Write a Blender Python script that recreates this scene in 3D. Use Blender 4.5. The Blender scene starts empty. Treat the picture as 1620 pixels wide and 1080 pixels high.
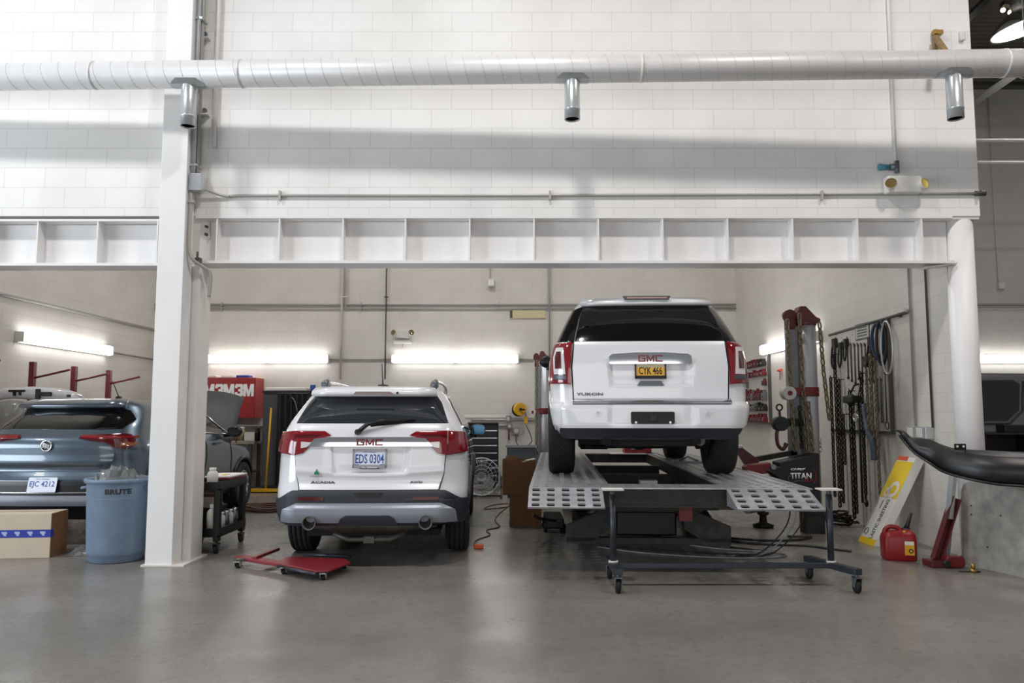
import bpy, bmesh, math, random
from math import sin, cos, pi, radians
from mathutils import Vector, Matrix
random.seed(7)
SC = bpy.context.scene
COL = SC.collection
# ------------------------------------------------------------------ camera
FPX = 1250.0
CAM_H = 1.40
PITCH = math.atan(115 / FPX)
cam_data = bpy.data.cameras.new('camera')
cam_data.sensor_width = 36.0
cam_data.lens = FPX / 1620 * 36.0
cam_data.clip_start = 0.1
cam_data.clip_end = 200
cam = bpy.data.objects.new('camera', cam_data)
cam.location = (0, 0, CAM_H)
cam.rotation_euler = (pi / 2 + PITCH, 0, 0)
COL.objects.link(cam)
SC.camera = cam
# ------------------------------------------------------------------ world, lights, exposure
SC.view_settings.view_transform = 'Standard'
SC.view_settings.look = 'None'
SC.view_settings.gamma = 1.0
SC.view_settings.exposure = -0.10
world = bpy.data.worlds.new('world')
SC.world = world
world.use_nodes = True
world.node_tree.nodes['Background'].inputs['Color'].default_value = (0.92, 0.95, 1.0, 1)
world.node_tree.nodes['Background'].inputs['Strength'].default_value = 0.24

def lamp(name, kind, loc, rot, energy, color, size=1.0, size_y=None, shape='RECTANGLE'):
    d = bpy.data.lights.new(name, kind)
    d.energy = energy
    d.color = color
    if kind == 'AREA':
        d.shape = shape
        d.size = size
        if size_y:
            d.size_y = size_y
    else:
        d.shadow_soft_size = size
    o = bpy.data.objects.new(name, d)
    o.location = loc
    o.rotation_euler = rot
    COL.objects.link(o)
    return o
# daylight from the tall open door at the left end of the hall, and a weaker soft fill light added behind the camera
def toward(d):
    return Vector(d).to_track_quat('-Z', 'Y').to_euler()
lamp('door_daylight', 'AREA', (-13.0, 1.0, 2.9), toward((1, .42, .05)), 820, (0.84, 0.92, 1.0), 6.5, 4.6)
lamp('rear_fill', 'AREA', (-1.0, -7.5, 3.0), toward((0, 1, .1)), 330, (1.0, 0.97, 0.95), 11.0, 4.5)
# the hall's row of high bay lamps above the camera
for hx, he, hc in ((-10.2, 195, (0.95, 0.97, 1.0)), (-5.2, 195, (0.97, 0.98, 1.0)), (-.2, 170, (1.0, 0.97, 0.95)), (4.7, 160, (1.0, 0.93, 0.90)), (9.6, 130, (1.0, 0.93, 0.88))):
    lamp('high_bay_glow', 'AREA', (hx, 4.35, 7.5), (0, 0, 0), he, hc, 0.55, shape='DISK')

# the lamps under the roof of the bays behind the wall
for hx, hy, he in ((-5.2, 11.6, 110), (-1.4, 12.2, 110), (2.2, 11.4, 110), (8.5, 12.0, 45)):
    lamp('bay_lamp_glow', 'AREA', (hx, hy, 7.6), (0, 0, 0), he, (1.0, 0.985, 0.965), 0.6, shape='DISK')

# ------------------------------------------------------------------ pixel to place
def ray(x, y):
    u = (x - 810) / FPX
    v = (540 - y) / FPX
    return Vector((u, cos(PITCH) - v * sin(PITCH), sin(PITCH) + v * cos(PITCH)))

def P(x, y, Y):
    d = ray(x, y)
    return Vector((0, 0, CAM_H)) + d * (Y / d.y)

def PZ(x, y, z):
    d = ray(x, y)
    return Vector((0, 0, CAM_H)) + d * ((z - CAM_H) / d.z)

def PX(x, y, X):
    d = ray(x, y)
    return Vector((0, 0, CAM_H)) + d * (X / d.x)

# ------------------------------------------------------------------ materials
def lin(h):
    if not isinstance(h, str):
        return h
    c = [int(h[i:i + 2], 16) / 255 for i in (0, 2, 4)]
    return tuple(x / 12.92 if x <= 0.04045 else ((x + 0.055) / 1.055) ** 2.4 for x in c)

MATS = {}
def mat(name, col, rough=0.5, metal=0.0, emit=0.0, coat=0.0, vary=0.0, scale=8.0, bump=0.0, alpha=1.0, spec=0.5, trans=0.0):
    if name in MATS:
        return MATS[name]
    m = bpy.data.materials.new(name)
    m.use_nodes = True
    nt = m.node_tree
    b = nt.nodes['Principled BSDF']
    c = lin(col)
    b.inputs['Base Color'].default_value = (*c, 1)
    b.inputs['Roughness'].default_value = rough
    b.inputs['Metallic'].default_value = metal
    b.inputs['Specular IOR Level'].default_value = spec
    b.inputs['Coat Weight'].default_value = coat
    b.inputs['Coat Roughness'].default_value = 0.04
    b.inputs['Alpha'].default_value = alpha
    b.inputs['Transmission Weight'].default_value = trans
    if emit:
        b.inputs['Emission Color'].default_value = (*c, 1)
        b.inputs['Emission Strength'].default_value = emit
    if vary or bump:
        g = nt.nodes.new('ShaderNodeNewGeometry')
        n = nt.nodes.new('ShaderNodeTexNoise')
        n.inputs['Scale'].default_value = scale
        n.inputs['Detail'].default_value = 6
        n.inputs['Roughness'].default_value = 0.65
        nt.links.new(g.outputs['Position'], n.inputs['Vector'])
        if vary:
            r = nt.nodes.new('ShaderNodeValToRGB')
            r.color_ramp.elements[0].position = 0.3
            r.color_ramp.elements[1].position = 0.7
            r.color_ramp.elements[0].color = (*[x * (1 - vary) for x in c], 1)
            r.color_ramp.elements[1].color = (*[min(1, x * (1 + vary)) for x in c], 1)
            nt.links.new(n.outputs['Fac'], r.inputs['Fac'])
            nt.links.new(r.outputs['Color'], b.inputs['Base Color'])
        if bump:
            bp = nt.nodes.new('ShaderNodeBump')
            bp.inputs['Strength'].default_value = bump
            bp.inputs['Distance'].default_value = 0.01
            nt.links.new(n.outputs['Fac'], bp.inputs['Height'])
            nt.links.new(bp.outputs['Normal'], b.inputs['Normal'])
    MATS[name] = m
    return m

def block_mat(name, col, axis, joint=0.86, vary=0.03, bw=0.405, bh=0.2025):
    """painted concrete block: running bond with shallow joints"""
    m = bpy.data.materials.new(name)
    m.use_nodes = True
    nt = m.node_tree
    b = nt.nodes['Principled BSDF']
    b.inputs['Roughness'].default_value = 0.62
    g = nt.nodes.new('ShaderNodeNewGeometry')
    sp = nt.nodes.new('ShaderNodeSeparateXYZ')
    cb = nt.nodes.new('ShaderNodeCombineXYZ')
    nt.links.new(g.outputs['Position'], sp.inputs[0])
    nt.links.new(sp.outputs['X' if axis == 'x' else 'Y'], cb.inputs['X'])
    nt.links.new(sp.outputs['Z'], cb.inputs['Y'])
    br = nt.nodes.new('ShaderNodeTexBrick')
    br.offset = 0.5
    c = lin(col)
    br.inputs['Color1'].default_value = (*c, 1)
    br.inputs['Color2'].default_value = (*[x * (1 - vary) for x in c], 1)
    br.inputs['Mortar'].default_value = (*[x * joint for x in c], 1)
    br.inputs['Scale'].default_value = 1.0
    br.inputs['Mortar Size'].default_value = 0.0035
    br.inputs['Mortar Smooth'].default_value = 0.3
    br.inputs['Brick Width'].default_value = bw
    br.inputs['Row Height'].default_value = bh
    nt.links.new(cb.outputs[0], br.inputs['Vector'])
    n = nt.nodes.new('ShaderNodeTexNoise')
    n.inputs['Scale'].default_value = 1.3
    n.inputs['Detail'].default_value = 5
    nt.links.new(g.outputs['Position'], n.inputs['Vector'])
    mx = nt.nodes.new('ShaderNodeMix')
    mx.data_type = 'RGBA'
    mx.blend_type = 'MULTIPLY'
    mx.inputs['Factor'].default_value = 1.0
    r = nt.nodes.new('ShaderNodeValToRGB')
    r.color_ramp.elements[0].position = 0.35
    r.color_ramp.elements[1].position = 0.6
    r.color_ramp.elements[0].color = (0.93, 0.925, 0.91, 1)
    r.color_ramp.elements[1].color = (1, 1, 1, 1)
    nt.links.new(n.outputs['Fac'], r.inputs['Fac'])
    nt.links.new(br.outputs['Color'], mx.inputs['A'])
    nt.links.new(r.outputs['Color'], mx.inputs['B'])
    nt.links.new(mx.outputs['Result'], b.inputs['Base Color'])
    bp = nt.nodes.new('ShaderNodeBump')
    bp.inputs['Strength'].default_value = 0.5
    bp.inputs['Distance'].default_value = 0.004
    bp.invert = True
    nt.links.new(br.outputs['Fac'], bp.inputs['Height'])
    n2 = nt.nodes.new('ShaderNodeTexNoise')
    n2.inputs['Scale'].default_value = 60
    nt.links.new(g.outputs['Position'], n2.inputs['Vector'])
    bp2 = nt.nodes.new('ShaderNodeBump')
    bp2.inputs['Strength'].default_value = 0.15
    bp2.inputs['Distance'].default_value = 0.004
    nt.links.new(n2.outputs['Fac'], bp2.inputs['Height'])
    nt.links.new(bp.outputs['Normal'], bp2.inputs['Normal'])
    nt.links.new(bp2.outputs['Normal'], b.inputs['Normal'])
    MATS[name] = m
    return m

def floor_mat():
    m = bpy.data.materials.new('concrete_floor')
    m.use_nodes = True
    nt = m.node_tree
    b = nt.nodes['Principled BSDF']
    g = nt.nodes.new('ShaderNodeNewGeometry')
    n = nt.nodes.new('ShaderNodeTexNoise')
    n.inputs['Scale'].default_value = 0.9
    n.inputs['Detail'].default_value = 8
    n.inputs['Roughness'].default_value = 0.6
    nt.links.new(g.outputs['Position'], n.inputs['Vector'])
    r = nt.nodes.new('ShaderNodeValToRGB')
    e = r.color_ramp.elements
    e[0].position, e[0].color = 0.28, (0.145, 0.135, 0.123, 1)
    e[1].position, e[1].color = 0.72, (0.245, 0.232, 0.214, 1)
    x = r.color_ramp.elements.new(0.5)
    x.color = (0.20, 0.188, 0.172, 1)
    nt.links.new(n.outputs['Fac'], r.inputs['Fac'])
    n2 = nt.nodes.new('ShaderNodeTexNoise')
    n2.inputs['Scale'].default_value = 14
    n2.inputs['Detail'].default_value = 6
    nt.links.new(g.outputs['Position'], n2.inputs['Vector'])
    r2 = nt.nodes.new('ShaderNodeValToRGB')
    r2.color_ramp.elements[0].position = 0.3
    r2.color_ramp.elements[1].position = 0.48
    r2.color_ramp.elements[0].color = (0.82, 0.82, 0.82, 1)
    r2.color_ramp.elements[1].color = (1, 1, 1, 1)
    nt.links.new(n2.outputs['Fac'], r2.inputs['Fac'])
    mx = nt.nodes.new('ShaderNodeMix')
    mx.data_type = 'RGBA'
    mx.blend_type = 'MULTIPLY'
    mx.inputs['Factor'].default_value = 1.0
    nt.links.new(r.outputs['Color'], mx.inputs['A'])
    nt.links.new(r2.outputs['Color'], mx.inputs['B'])
    nt.links.new(mx.outputs['Result'], b.inputs['Base Color'])
    rr = nt.nodes.new('ShaderNodeMapRange')
    rr.inputs['From Min'].default_value = 0.3
    rr.inputs['From Max'].default_value = 0.7
    rr.inputs['To Min'].default_value = 0.34
    rr.inputs['To Max'].default_value = 0.21
    nt.links.new(n.outputs['Fac'], rr.inputs['Value'])
    nt.links.new(rr.outputs['Result'], b.inputs['Roughness'])
    bp = nt.nodes.new('ShaderNodeBump')
    bp.inputs['Strength'].default_value = 0.06
    bp.inputs['Distance'].default_value = 0.01
    nt.links.new(n2.outputs['Fac'], bp.inputs['Height'])
    nt.links.new(bp.outputs['Normal'], b.inputs['Normal'])
    MATS['concrete_floor'] = m
    return m

def deck_mat():
    m = mat('ceiling_deck', '6a6660', 0.7)
    nt = m.node_tree
    b = nt.nodes['Principled BSDF']
    g = nt.nodes.new('ShaderNodeNewGeometry')
    w = nt.nodes.new('ShaderNodeTexWave')
    w.bands_direction = 'Y'
    w.inputs['Scale'].default_value = 2.1
    nt.links.new(g.outputs['Position'], w.inputs['Vector'])
    bp = nt.nodes.new('ShaderNodeBump')
    bp.inputs['Strength'].default_value = 1.0
    bp.inputs['Distance'].default_value = 0.05
    nt.links.new(w.outputs['Fac'], bp.inputs['Height'])
    nt.links.new(bp.outputs['Normal'], b.inputs['Normal'])
    return m

def tread_mat(name, kind, base='17181a'):
    """rubber with a tread cut by angle and width, in the wheel's own coordinates (axle along x)"""
    m = mat(name, base, 0.75)
    nt = m.node_tree
    b = nt.nodes['Principled BSDF']
    tc = nt.nodes.new('ShaderNodeTexCoord')
    sp = nt.nodes.new('ShaderNodeSeparateXYZ')
    nt.links.new(tc.outputs['Object'], sp.inputs[0])
    def mth(op, a, b_=None):
        q = nt.nodes.new('ShaderNodeMath')
        q.operation = op
        for i, v in enumerate((a, b_)):
            if v is None:
                continue
            if isinstance(v, (int, float)):
                q.inputs[i].default_value = v
            else:
                nt.links.new(v, q.inputs[i])
        return q.outputs[0]
    ang = mth('ARCTAN2', sp.outputs['Z'], sp.outputs['Y'])
    ax = mth('ABSOLUTE', sp.outputs['X'])
    if kind == 'chevron':
        ph = mth('ADD', mth('MULTIPLY', ang, 62.0), mth('MULTIPLY', ax, 210.0))
    else:
        ph = mth('ADD', mth('MULTIPLY', ang, 80.0), mth('MULTIPLY', ax, 60.0))
    groove = mth('GREATER_THAN', mth('SINE', ph), 0.45)
    if kind != 'chevron':
        groove = mth('MULTIPLY', groove, mth('GREATER_THAN', ax, 0.075))
    mx = nt.nodes.new('ShaderNodeMix')
    mx.data_type = 'RGBA'
    mx.inputs['A'].default_value = (*[x * 2.4 for x in lin(base)], 1)
    mx.inputs['B'].default_value = (0.003, 0.003, 0.003, 1)
    nt.links.new(groove, mx.inputs['Factor'])
    nt.links.new(mx.outputs['Result'], b.inputs['Base Color'])
    bp = nt.nodes.new('ShaderNodeBump')
    bp.inputs['Strength'].default_value = 1.0
    bp.inputs['Distance'].default_value = 0.006
    bp.invert = True
    nt.links.new(groove, bp.inputs['Height'])
    nt.links.new(bp.outputs['Normal'], b.inputs['Normal'])
    return m

# ------------------------------------------------------------------ objects, parts, meshes
def tag(o, label=None, cat=None, group=None, kind=None):
    if label:
        o['label'] = label
    if cat:
        o['category'] = cat
    if group:
        o['group'] = group
    if kind:
        o['kind'] = kind
    return o

def thing(name, label, cat, loc=(0, 0, 0), rz=0.0, group=None, kind=None):
    o = bpy.data.objects.new(name, None)
    o.empty_display_size = 0.1
    o.location = loc
    o.rotation_euler = (0, 0, rz)
    COL.objects.link(o)
    tag(o, label, cat, group, kind)
    return o

def copy_tree(o, loc, rz=None, label=None, parent=None):
    c = o.copy()
    COL.objects.link(c)
    if parent is None:
        c.location = loc
        if rz is not None:
            c.rotation_euler = (0, 0, rz)
        if label:
            c['label'] = label
    else:
        c.parent = parent
    for ch in list(o.children):
        copy_tree(ch, None, parent=c)
    return c

class MB:
    """collects shapes, then links them as ONE mesh object. t: the thing whose place the world coordinates are measured from"""
    def __init__(self, t=None):
        self.v, self.f, self.s = [], [], []
        self.o = Vector(t.location) if t is not None and not isinstance(t, (tuple, Vector)) else (Vector(t) if t is not None else Vector((0, 0, 0)))
    def add(self, vs, fs, smooth=False, M=None):
        n = len(self.v)
        for q in vs:
            q = Vector(q)
            self.v.append((M @ q) if M is not None else q)
        for q in fs:
            self.f.append([i + n for i in q])
            self.s.append(smooth)
        return self
    def box(self, c, d, rz=0.0, M=None):
        x, y, z = d[0] / 2, d[1] / 2, d[2] / 2
        vs = [(-x, -y, -z), (x, -y, -z), (x, y, -z), (-x, y, -z), (-x, -y, z), (x, -y, z), (x, y, z), (-x, y, z)]
        fs = [(3, 2, 1, 0), (4, 5, 6, 7), (0, 1, 5, 4), (1, 2, 6, 5), (2, 3, 7, 6), (3, 0, 4, 7)]
        T = Matrix.Translation(c) @ (M if M is not None else Matrix.Rotation(rz, 4, 'Z'))
        return self.add(vs, fs, False, T)
    def b2(self, x0, x1, y0, y1, z0, z1):
        return self.box(((x0 + x1) / 2, (y0 + y1) / 2, (z0 + z1) / 2), (abs(x1 - x0), abs(y1 - y0), abs(z1 - z0)))
    def beam(self, p, q, w, h, up=(0, 0, 1)):
        p, q = Vector(p), Vector(q)
        d = q - p
        y = d.normalized()
        x = y.cross(Vector(up))
        if x.length < 1e-4:
            x = Vector((1, 0, 0))
        x.normalize()
        z = x.cross(y)
        M = Matrix((x, y, z)).transposed().to_4x4()
        return self.box((p + q) / 2, (w, d.length, h), M=M)
    def tube(self, pts, r, n=10, closed=False, caps=True, smooth=True):
        pts = [Vector(p) for p in pts]
        N = len(pts)
        rs = r if isinstance(r, (list, tuple)) else [r] * N
        tan = []
        for i in range(N):
            a = pts[(i - 1) % N] if (closed or i > 0) else pts[i]
            b = pts[(i + 1) % N] if (closed or i < N - 1) else pts[i]
            d = b - a
            tan.append(d.normalized() if d.length > 1e-9 else Vector((0, 0, 1)))
        u = tan[0].orthogonal().normalized()
        vs, fs = [], []
        for i in range(N):
            t = tan[i]
            u = u - t * u.dot(t)
            if u.length < 1e-6:
                u = t.orthogonal()
            u.normalize()
            w = t.cross(u)
            for k in range(n):
                a = 2 * pi * k / n
                vs.append(pts[i] + (u * cos(a) + w * sin(a)) * rs[i])
        for i in range(N if closed else N - 1):
            j = (i + 1) % N
            for k in range(n):
                l = (k + 1) % n
                fs.append((i * n + k, i * n + l, j * n + l, j * n + k))
        base = len(self.v)
        self.add(vs, fs, smooth)
        if caps and not closed:
            self.add([], [])
            self.f.append([base + k for k in range(n)][::-1]); self.s.append(False)
            self.f.append([base + (N - 1) * n + k for k in range(n)]); self.s.append(False)
        return self
    def cyl(self, p, q, r, n=20, r2=None, caps=True):
        return self.tube([p, q], [r, r if r2 is None else r2], n, caps=caps)
    def lathe(self, prof, c=(0, 0, 0), n=32, axis='z', caps=False, M=None):
        vs, fs = [], []
        for (r, h) in prof:
            for k in range(n):
                a = 2 * pi * k / n
                if axis == 'z':
                    vs.append((r * cos(a), r * sin(a), h))
                elif axis == 'x':
                    vs.append((h, r * cos(a), r * sin(a)))
                else:
                    vs.append((r * sin(a), h, r * cos(a)))
        m = len(prof)
        for i in range(m - 1):
            for k in range(n):
                l = (k + 1) % n
                fs.append((i * n + k, i * n + l, (i + 1) * n + l, (i + 1) * n + k))
        T = Matrix.Translation(c) @ (M if M is not None else Matrix())
        base = len(self.v)
        self.add(vs, fs, True, T)
        if caps:
            self.f.append([base + k for k in range(n)][::-1]); self.s.append(False)
            self.f.append([base + (m - 1) * n + k for k in range(n)]); self.s.append(False)
        return self
    def prism(self, poly, d, fr=None):
        """poly: 2D outline in the frame fr (4x4; default xz plane at y=0), pushed d along the frame's third axis"""
        n = len(poly)
        vs = [(p[0], p[1], 0) for p in poly] + [(p[0], p[1], d) for p in poly]
        fs = [tuple(range(n))[::-1], tuple(range(n, 2 * n))] + [(i, (i + 1) % n, n + (i + 1) % n, n + i) for i in range(n)]
        return self.add(vs, fs, False, fr if fr is not None else XZ(0))
    def ball(self, c, r, n=12, sc=(1, 1, 1)):
        prof = [(max(1e-4, sin(pi * i / (n // 2 + 1))), -cos(pi * i / (n // 2 + 1))) for i in range(n // 2 + 2)]
        return self.lathe([(a * r, b * r) for a, b in prof], c, n, M=Matrix.Diagonal((*sc, 1)))
    def torus(self, c, R, r, n=24, k=8, M=None, sc=1.0):
        M = M if M is not None else Matrix()
        pts = [Vector(c) + (M @ Vector((R * cos(2 * pi * i / n), R * sc * sin(2 * pi * i / n), 0))) for i in range(n)]
        return self.tube(pts, r, k, closed=True)
    def build(self, name, m, parent=None, bevel=0.0, auto=False, label=None, solid=0.0, seg=2):
        me = bpy.data.meshes.new(name)
        me.from_pydata([v - self.o for v in self.v], [], self.f)
        me.polygons.foreach_set('use_smooth', self.s)
        bm = bmesh.new()
        bm.from_mesh(me)
        bmesh.ops.recalc_face_normals(bm, faces=bm.faces)
        bm.to_mesh(me)
        bm.free()
        me.materials.append(MATS[m] if isinstance(m, str) else m)
        ob = bpy.data.objects.new(name, me)
        COL.objects.link(ob)
        if parent is not None:
            ob.parent = parent
        if bevel:
            b = ob.modifiers.new('bevel', 'BEVEL')
            b.width = bevel
            b.segments = seg
            b.limit_method = 'ANGLE'
            b.angle_limit = radians(40)
        if solid:
            s = ob.modifiers.new('solid', 'SOLIDIFY')
            s.thickness = solid
            s.offset = 0
        if label:
            ob['label'] = label
        return ob

def one(name, m, mb, label, cat, group=None, bevel=0.0, kind=None, loc=None):
    """a thing that is one mesh; its origin is moved to loc"""
    if loc is not None:
        mb.o = Vector(loc)
    ob = mb.build(name, m, bevel=bevel)
    if loc is not None:
        ob.location = loc
    return tag(ob, label, cat, group, kind)

def struct(name, m, mb, bevel=0.0):
    ob = mb.build(name, m, bevel=bevel)
    ob['kind'] = 'structure'
    return ob

def XZ(y, flip=False):       # frame: first axis x, second axis z, third axis away from the camera
    return Matrix(((1, 0, 0, 0), (0, 0, 1, y), (0, 1, 0, 0), (0, 0, 0, 1)))
def YZ(x):                   # frame: first axis y, second z, third x
    return Matrix(((0, 0, 1, x), (1, 0, 0, 0), (0, 1, 0, 0), (0, 0, 0, 1)))
def XY(z):
    return Matrix.Translation((0, 0, z))
def frame(o, ex, ey):
    ex = Vector(ex).normalized()
    ey = Vector(ey).normalized()
    ez = ex.cross(ey).normalized()
    ey = ez.cross(ex)
    M = Matrix((ex, ey, ez)).transposed().to_4x4()
    M.translation = Vector(o)
    return M

def rrect(w, h, r, n=4, c=(0, 0)):
    pts = []
    for cx, cy, a0 in ((w / 2 - r, h / 2 - r, 0), (-w / 2 + r, h / 2 - r, pi / 2), (-w / 2 + r, -h / 2 + r, pi), (w / 2 - r, -h / 2 + r, 1.5 * pi)):
        for i in range(n + 1):
            a = a0 + pi / 2 * i / n
            pts.append((c[0] + cx + r * cos(a), c[1] + cy + r * sin(a)))
    return pts

def smooth_path(pts, n=8, closed=False):
    pts = [Vector(p) for p in pts]
    out = []
    N = len(pts)
    rng = range(N) if closed else range(N - 1)
    for i in rng:
        p0 = pts[(i - 1) % N] if (closed or i > 0) else pts[i]
        p1, p2 = pts[i], pts[(i + 1) % N]
        p3 = pts[(i + 2) % N] if (closed or i < N - 2) else p2
        for k in range(n):
            t = k / n
            out.append(0.5 * ((2 * p1) + (-p0 + p2) * t + (2 * p0 - 5 * p1 + 4 * p2 - p3) * t * t + (-p0 + 3 * p1 - 3 * p2 + p3) * t ** 3))
    if not closed:
        out.append(pts[-1])
    return out

def text(name, s, m, M, w, h, parent=None, depth=0.002, bold=0.0, org=None, shear=0.0, gap=1.0):
    """flat lettering fitted to w by h metres, centred on the frame M (x along the line, y up, z out of the face)"""
    cu = bpy.data.curves.new(name, 'FONT')
    cu.body = s
    cu.size = 1.0
    cu.extrude = 0.0
    cu.offset = bold
    cu.shear = shear
    cu.space_character = gap
    cu.resolution_u = 2
    ob = bpy.data.objects.new(name, cu)
    COL.objects.link(ob)
    bpy.context.view_layer.update()
    me = bpy.data.meshes.new_from_object(ob.evaluated_get(bpy.context.evaluated_depsgraph_get()))
    bpy.data.objects.remove(ob)
    bpy.data.curves.remove(cu)
    xs = [v.co.x for v in me.vertices]
    ys = [v.co.y for v in me.vertices]
    cx, cy = (min(xs) + max(xs)) / 2, (min(ys) + max(ys)) / 2
    sx, sy = w / max(1e-6, max(xs) - min(xs)), h / max(1e-6, max(ys) - min(ys))
    o = Vector(org) if org is not None else Vector((0, 0, 0))
    bm = bmesh.new()
    bm.from_mesh(me)
    if depth:
        r = bmesh.ops.extrude_face_region(bm, geom=list(bm.faces))
        for e in r['geom']:
            if isinstance(e, bmesh.types.BMVert):
                e.co.z += 1.0
    for v in bm.verts:
        v.co = M @ Vector(((v.co.x - cx) * sx, (v.co.y - cy) * sy, v.co.z * depth)) - o
    bmesh.ops.recalc_face_normals(bm, faces=bm.faces)
    bm.to_mesh(me)
    bm.free()
    me.materials.clear()
    me.materials.append(MATS[m])
    ob = bpy.data.objects.new(name, me)
    COL.objects.link(ob)
    if parent is not None:
        ob.parent = parent
    return ob

def facing(o, tilt=0.0):
    """frame on a face that looks at the camera side (-y): x right, y up, z towards -y; tilt leans the top away"""
    return Matrix.Translation(o) @ Matrix.Rotation(pi / 2 - tilt, 4, 'X')
# ------------------------------------------------------------------ palette
mat('white_paint', 'e6e5e4', 0.45, vary=0.03, scale=3)
mat('off_white_paint', 'd9d5cf', 0.5, vary=0.05, scale=3)
mat('grey_white', 'c9c8c5', 0.5)
mat('duct_paint', 'dcdbda', 0.4, metal=0.12, vary=0.05, scale=5)
mat('galvanised', 'bfc3c5', 0.3, metal=0.55, vary=0.10, scale=14)
mat('steel_grey', '8c8f92', 0.4, metal=0.8, vary=0.12, scale=10)
mat('conduit', 'b3b1ad', 0.42, metal=0.3)
mat('conduit_dark', '5d5b58', 0.5, metal=0.5)
mat('chrome', 'dfe1e4', 0.08, metal=1.0)
mat('satin_chrome', 'c6c9cd', 0.22, metal=1.0, vary=0.05, scale=20)
mat('car_white', 'dfdfe3', 0.28, coat=1.0)
mat('car_blue_grey', '54626f', 0.3, metal=0.6, coat=1.0)
mat('car_dark', '484b4e', 0.3, metal=0.4, coat=1.0)
mat('glass_dark', '0a0b0d', 0.04, spec=0.6, coat=0.5)
mat('glass_smoke', '2b2f34', 0.05, spec=0.6, coat=0.5)
mat('trim_black', '0d0e10', 0.35)
mat('cladding', '2b2f36', 0.55)
mat('black_plastic', '0b0b0c', 0.38, vary=0.1, scale=30)
mat('rubber', '121314', 0.8)
mat('dark_under', '0c0d0f', 0.8)
mat('muffler', '6b6660', 0.45, metal=0.7, vary=0.2, scale=9)
mat('silver_plastic', '8b909b', 0.35, metal=0.3)
mat('lamp_red', '7c0f1b', 0.12, coat=1.0)
mat('lamp_dark_red', '50070f', 0.12, coat=1.0)
mat('lamp_clear', 'd8d6d6', 0.1, coat=1.0)
mat('lamp_amber', '83400f', 0.15, coat=1.0)
mat('emblem_red', '6e1119', 0.3)
mat('plate_white', 'd9e0ee', 0.4)
mat('plate_blue', '2a4c9c', 0.4)
mat('plate_yellow', 'd8a63a', 0.4)
mat('plate_cream', 'd9cfa8', 0.4)
mat('ink_black', '101114', 0.5)
mat('ink_white', 'eeeeee', 0.5)
mat('ink_grey', '5a6168', 0.35, metal=0.5)
mat('sticker_green', '1f7a55', 0.5)
mat('red_paint', '6e1c21', 0.4, vary=0.15, scale=12)
mat('red_bright', '7c2028', 0.42, vary=0.1, scale=10)
mat('red_cabinet', '97201f', 0.4)
mat('red_plastic', '8a161d', 0.38, vary=0.06, scale=10)
mat('dark_red', '5a2226', 0.4, vary=0.2, scale=12)
mat('deck_steel', 'a7a8ac', 0.38, metal=0.6, vary=0.22, scale=9, bump=0.1)
mat('dark_steel', '32322f', 0.5, metal=0.5, vary=0.3, scale=8)
mat('mid_steel', '5b5a55', 0.5, metal=0.5, vary=0.25, scale=8)
mat('stand_blue', '3c4148', 0.38, metal=0.5, vary=0.15, scale=12)
mat('chain_brass', '857861', 0.42, metal=0.55, vary=0.3, scale=40)
mat('chain_dark', '2f2a25', 0.5, metal=0.7, vary=0.4, scale=40)
mat('cardboard', '8d6a49', 0.8, vary=0.05, scale=6)
mat('cardboard_pale', 'c4b6a2', 0.75, vary=0.04, scale=6)
mat('cardboard_brown', '7a5636', 0.8, vary=0.06, scale=6)
mat('box_inside', 'b79a78', 0.8)
mat('tape_blue', '2b3a9a', 0.4)
mat('tape_white', 'a9b6dd', 0.4)
mat('bin_blue', '71859a', 0.55, vary=0.1, scale=7)
mat('bin_ink', '22262b', 0.6)
mat('yellow_plastic', 'd9a316', 0.45)
mat('yellow_print', 'e3c01d', 0.5)
mat('orange_print', 'd8562a', 0.5)
mat('carton_white', 'dedcd6', 0.55)
mat('wood', '8a7350', 0.7, vary=0.2, scale=12)
mat('peg_white', 'c9c7c2', 0.55, vary=0.06, scale=6)
mat('blue_strap', '2f4560', 0.7)
mat('blue_tool', '4d5c6c', 0.5)
mat('cream_sign', 'cfc39a', 0.6)
mat('grey_box', '8a8d90', 0.5)
mat('roof_steel', '4c4a47', 0.6)
mat('seam_grey', 'b4b3b1', 0.5)
mat('white_plastic', 'd8d6d1', 0.4)
mat('grey_sheet', '9a9792', 0.55, vary=0.32, scale=5, bump=0.1)
mat('curtain_black', '1a1b1e', 0.6, vary=0.2, scale=9)
mat('locker_grey', '46484b', 0.5)
mat('bench_wood', '9a8f80', 0.6, vary=0.1, scale=8)
mat('van_grey', '6b6c6e', 0.35, metal=0.4, coat=0.8)
mat('van_dark', '2a211f', 0.5)
mat('hose', '5c3f36', 0.6)
mat('hose_black', '17171a', 0.5)
mat('cable_grey', '8e9094', 0.4, metal=0.3)
mat('clear_plastic', 'cfd6da', 0.12, alpha=0.28, spec=0.8)
mat('wrap_plastic', '8c8f8f', 0.2, alpha=0.55, spec=0.8)
mat('tube_light', 'ffffff', 0.5, emit=9.0)
mat('lamp_glow', 'fffaf4', 0.5, emit=14.0)
mat('small_glow', 'ffe9b8', 0.5, emit=6.0)
mat('reflector', 'd8d8d8', 0.1, metal=1.0)
mat('brass', 'a88c4a', 0.35, metal=0.8)
mat('teal_valve', '4c8a9c', 0.4)
mat('lens_smoke', '6e5b38', 0.1, coat=1.0)
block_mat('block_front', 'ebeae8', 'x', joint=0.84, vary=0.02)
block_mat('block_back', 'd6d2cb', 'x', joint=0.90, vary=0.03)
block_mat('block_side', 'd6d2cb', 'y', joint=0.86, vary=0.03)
floor_mat()
deck_mat()
tread_mat('tread_chevron', 'chevron')
tread_mat('tread_rib', 'rib')
mat('tower_metal', 'b9bdc2', 0.38, metal=0.55, vary=0.06, scale=6)
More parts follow.
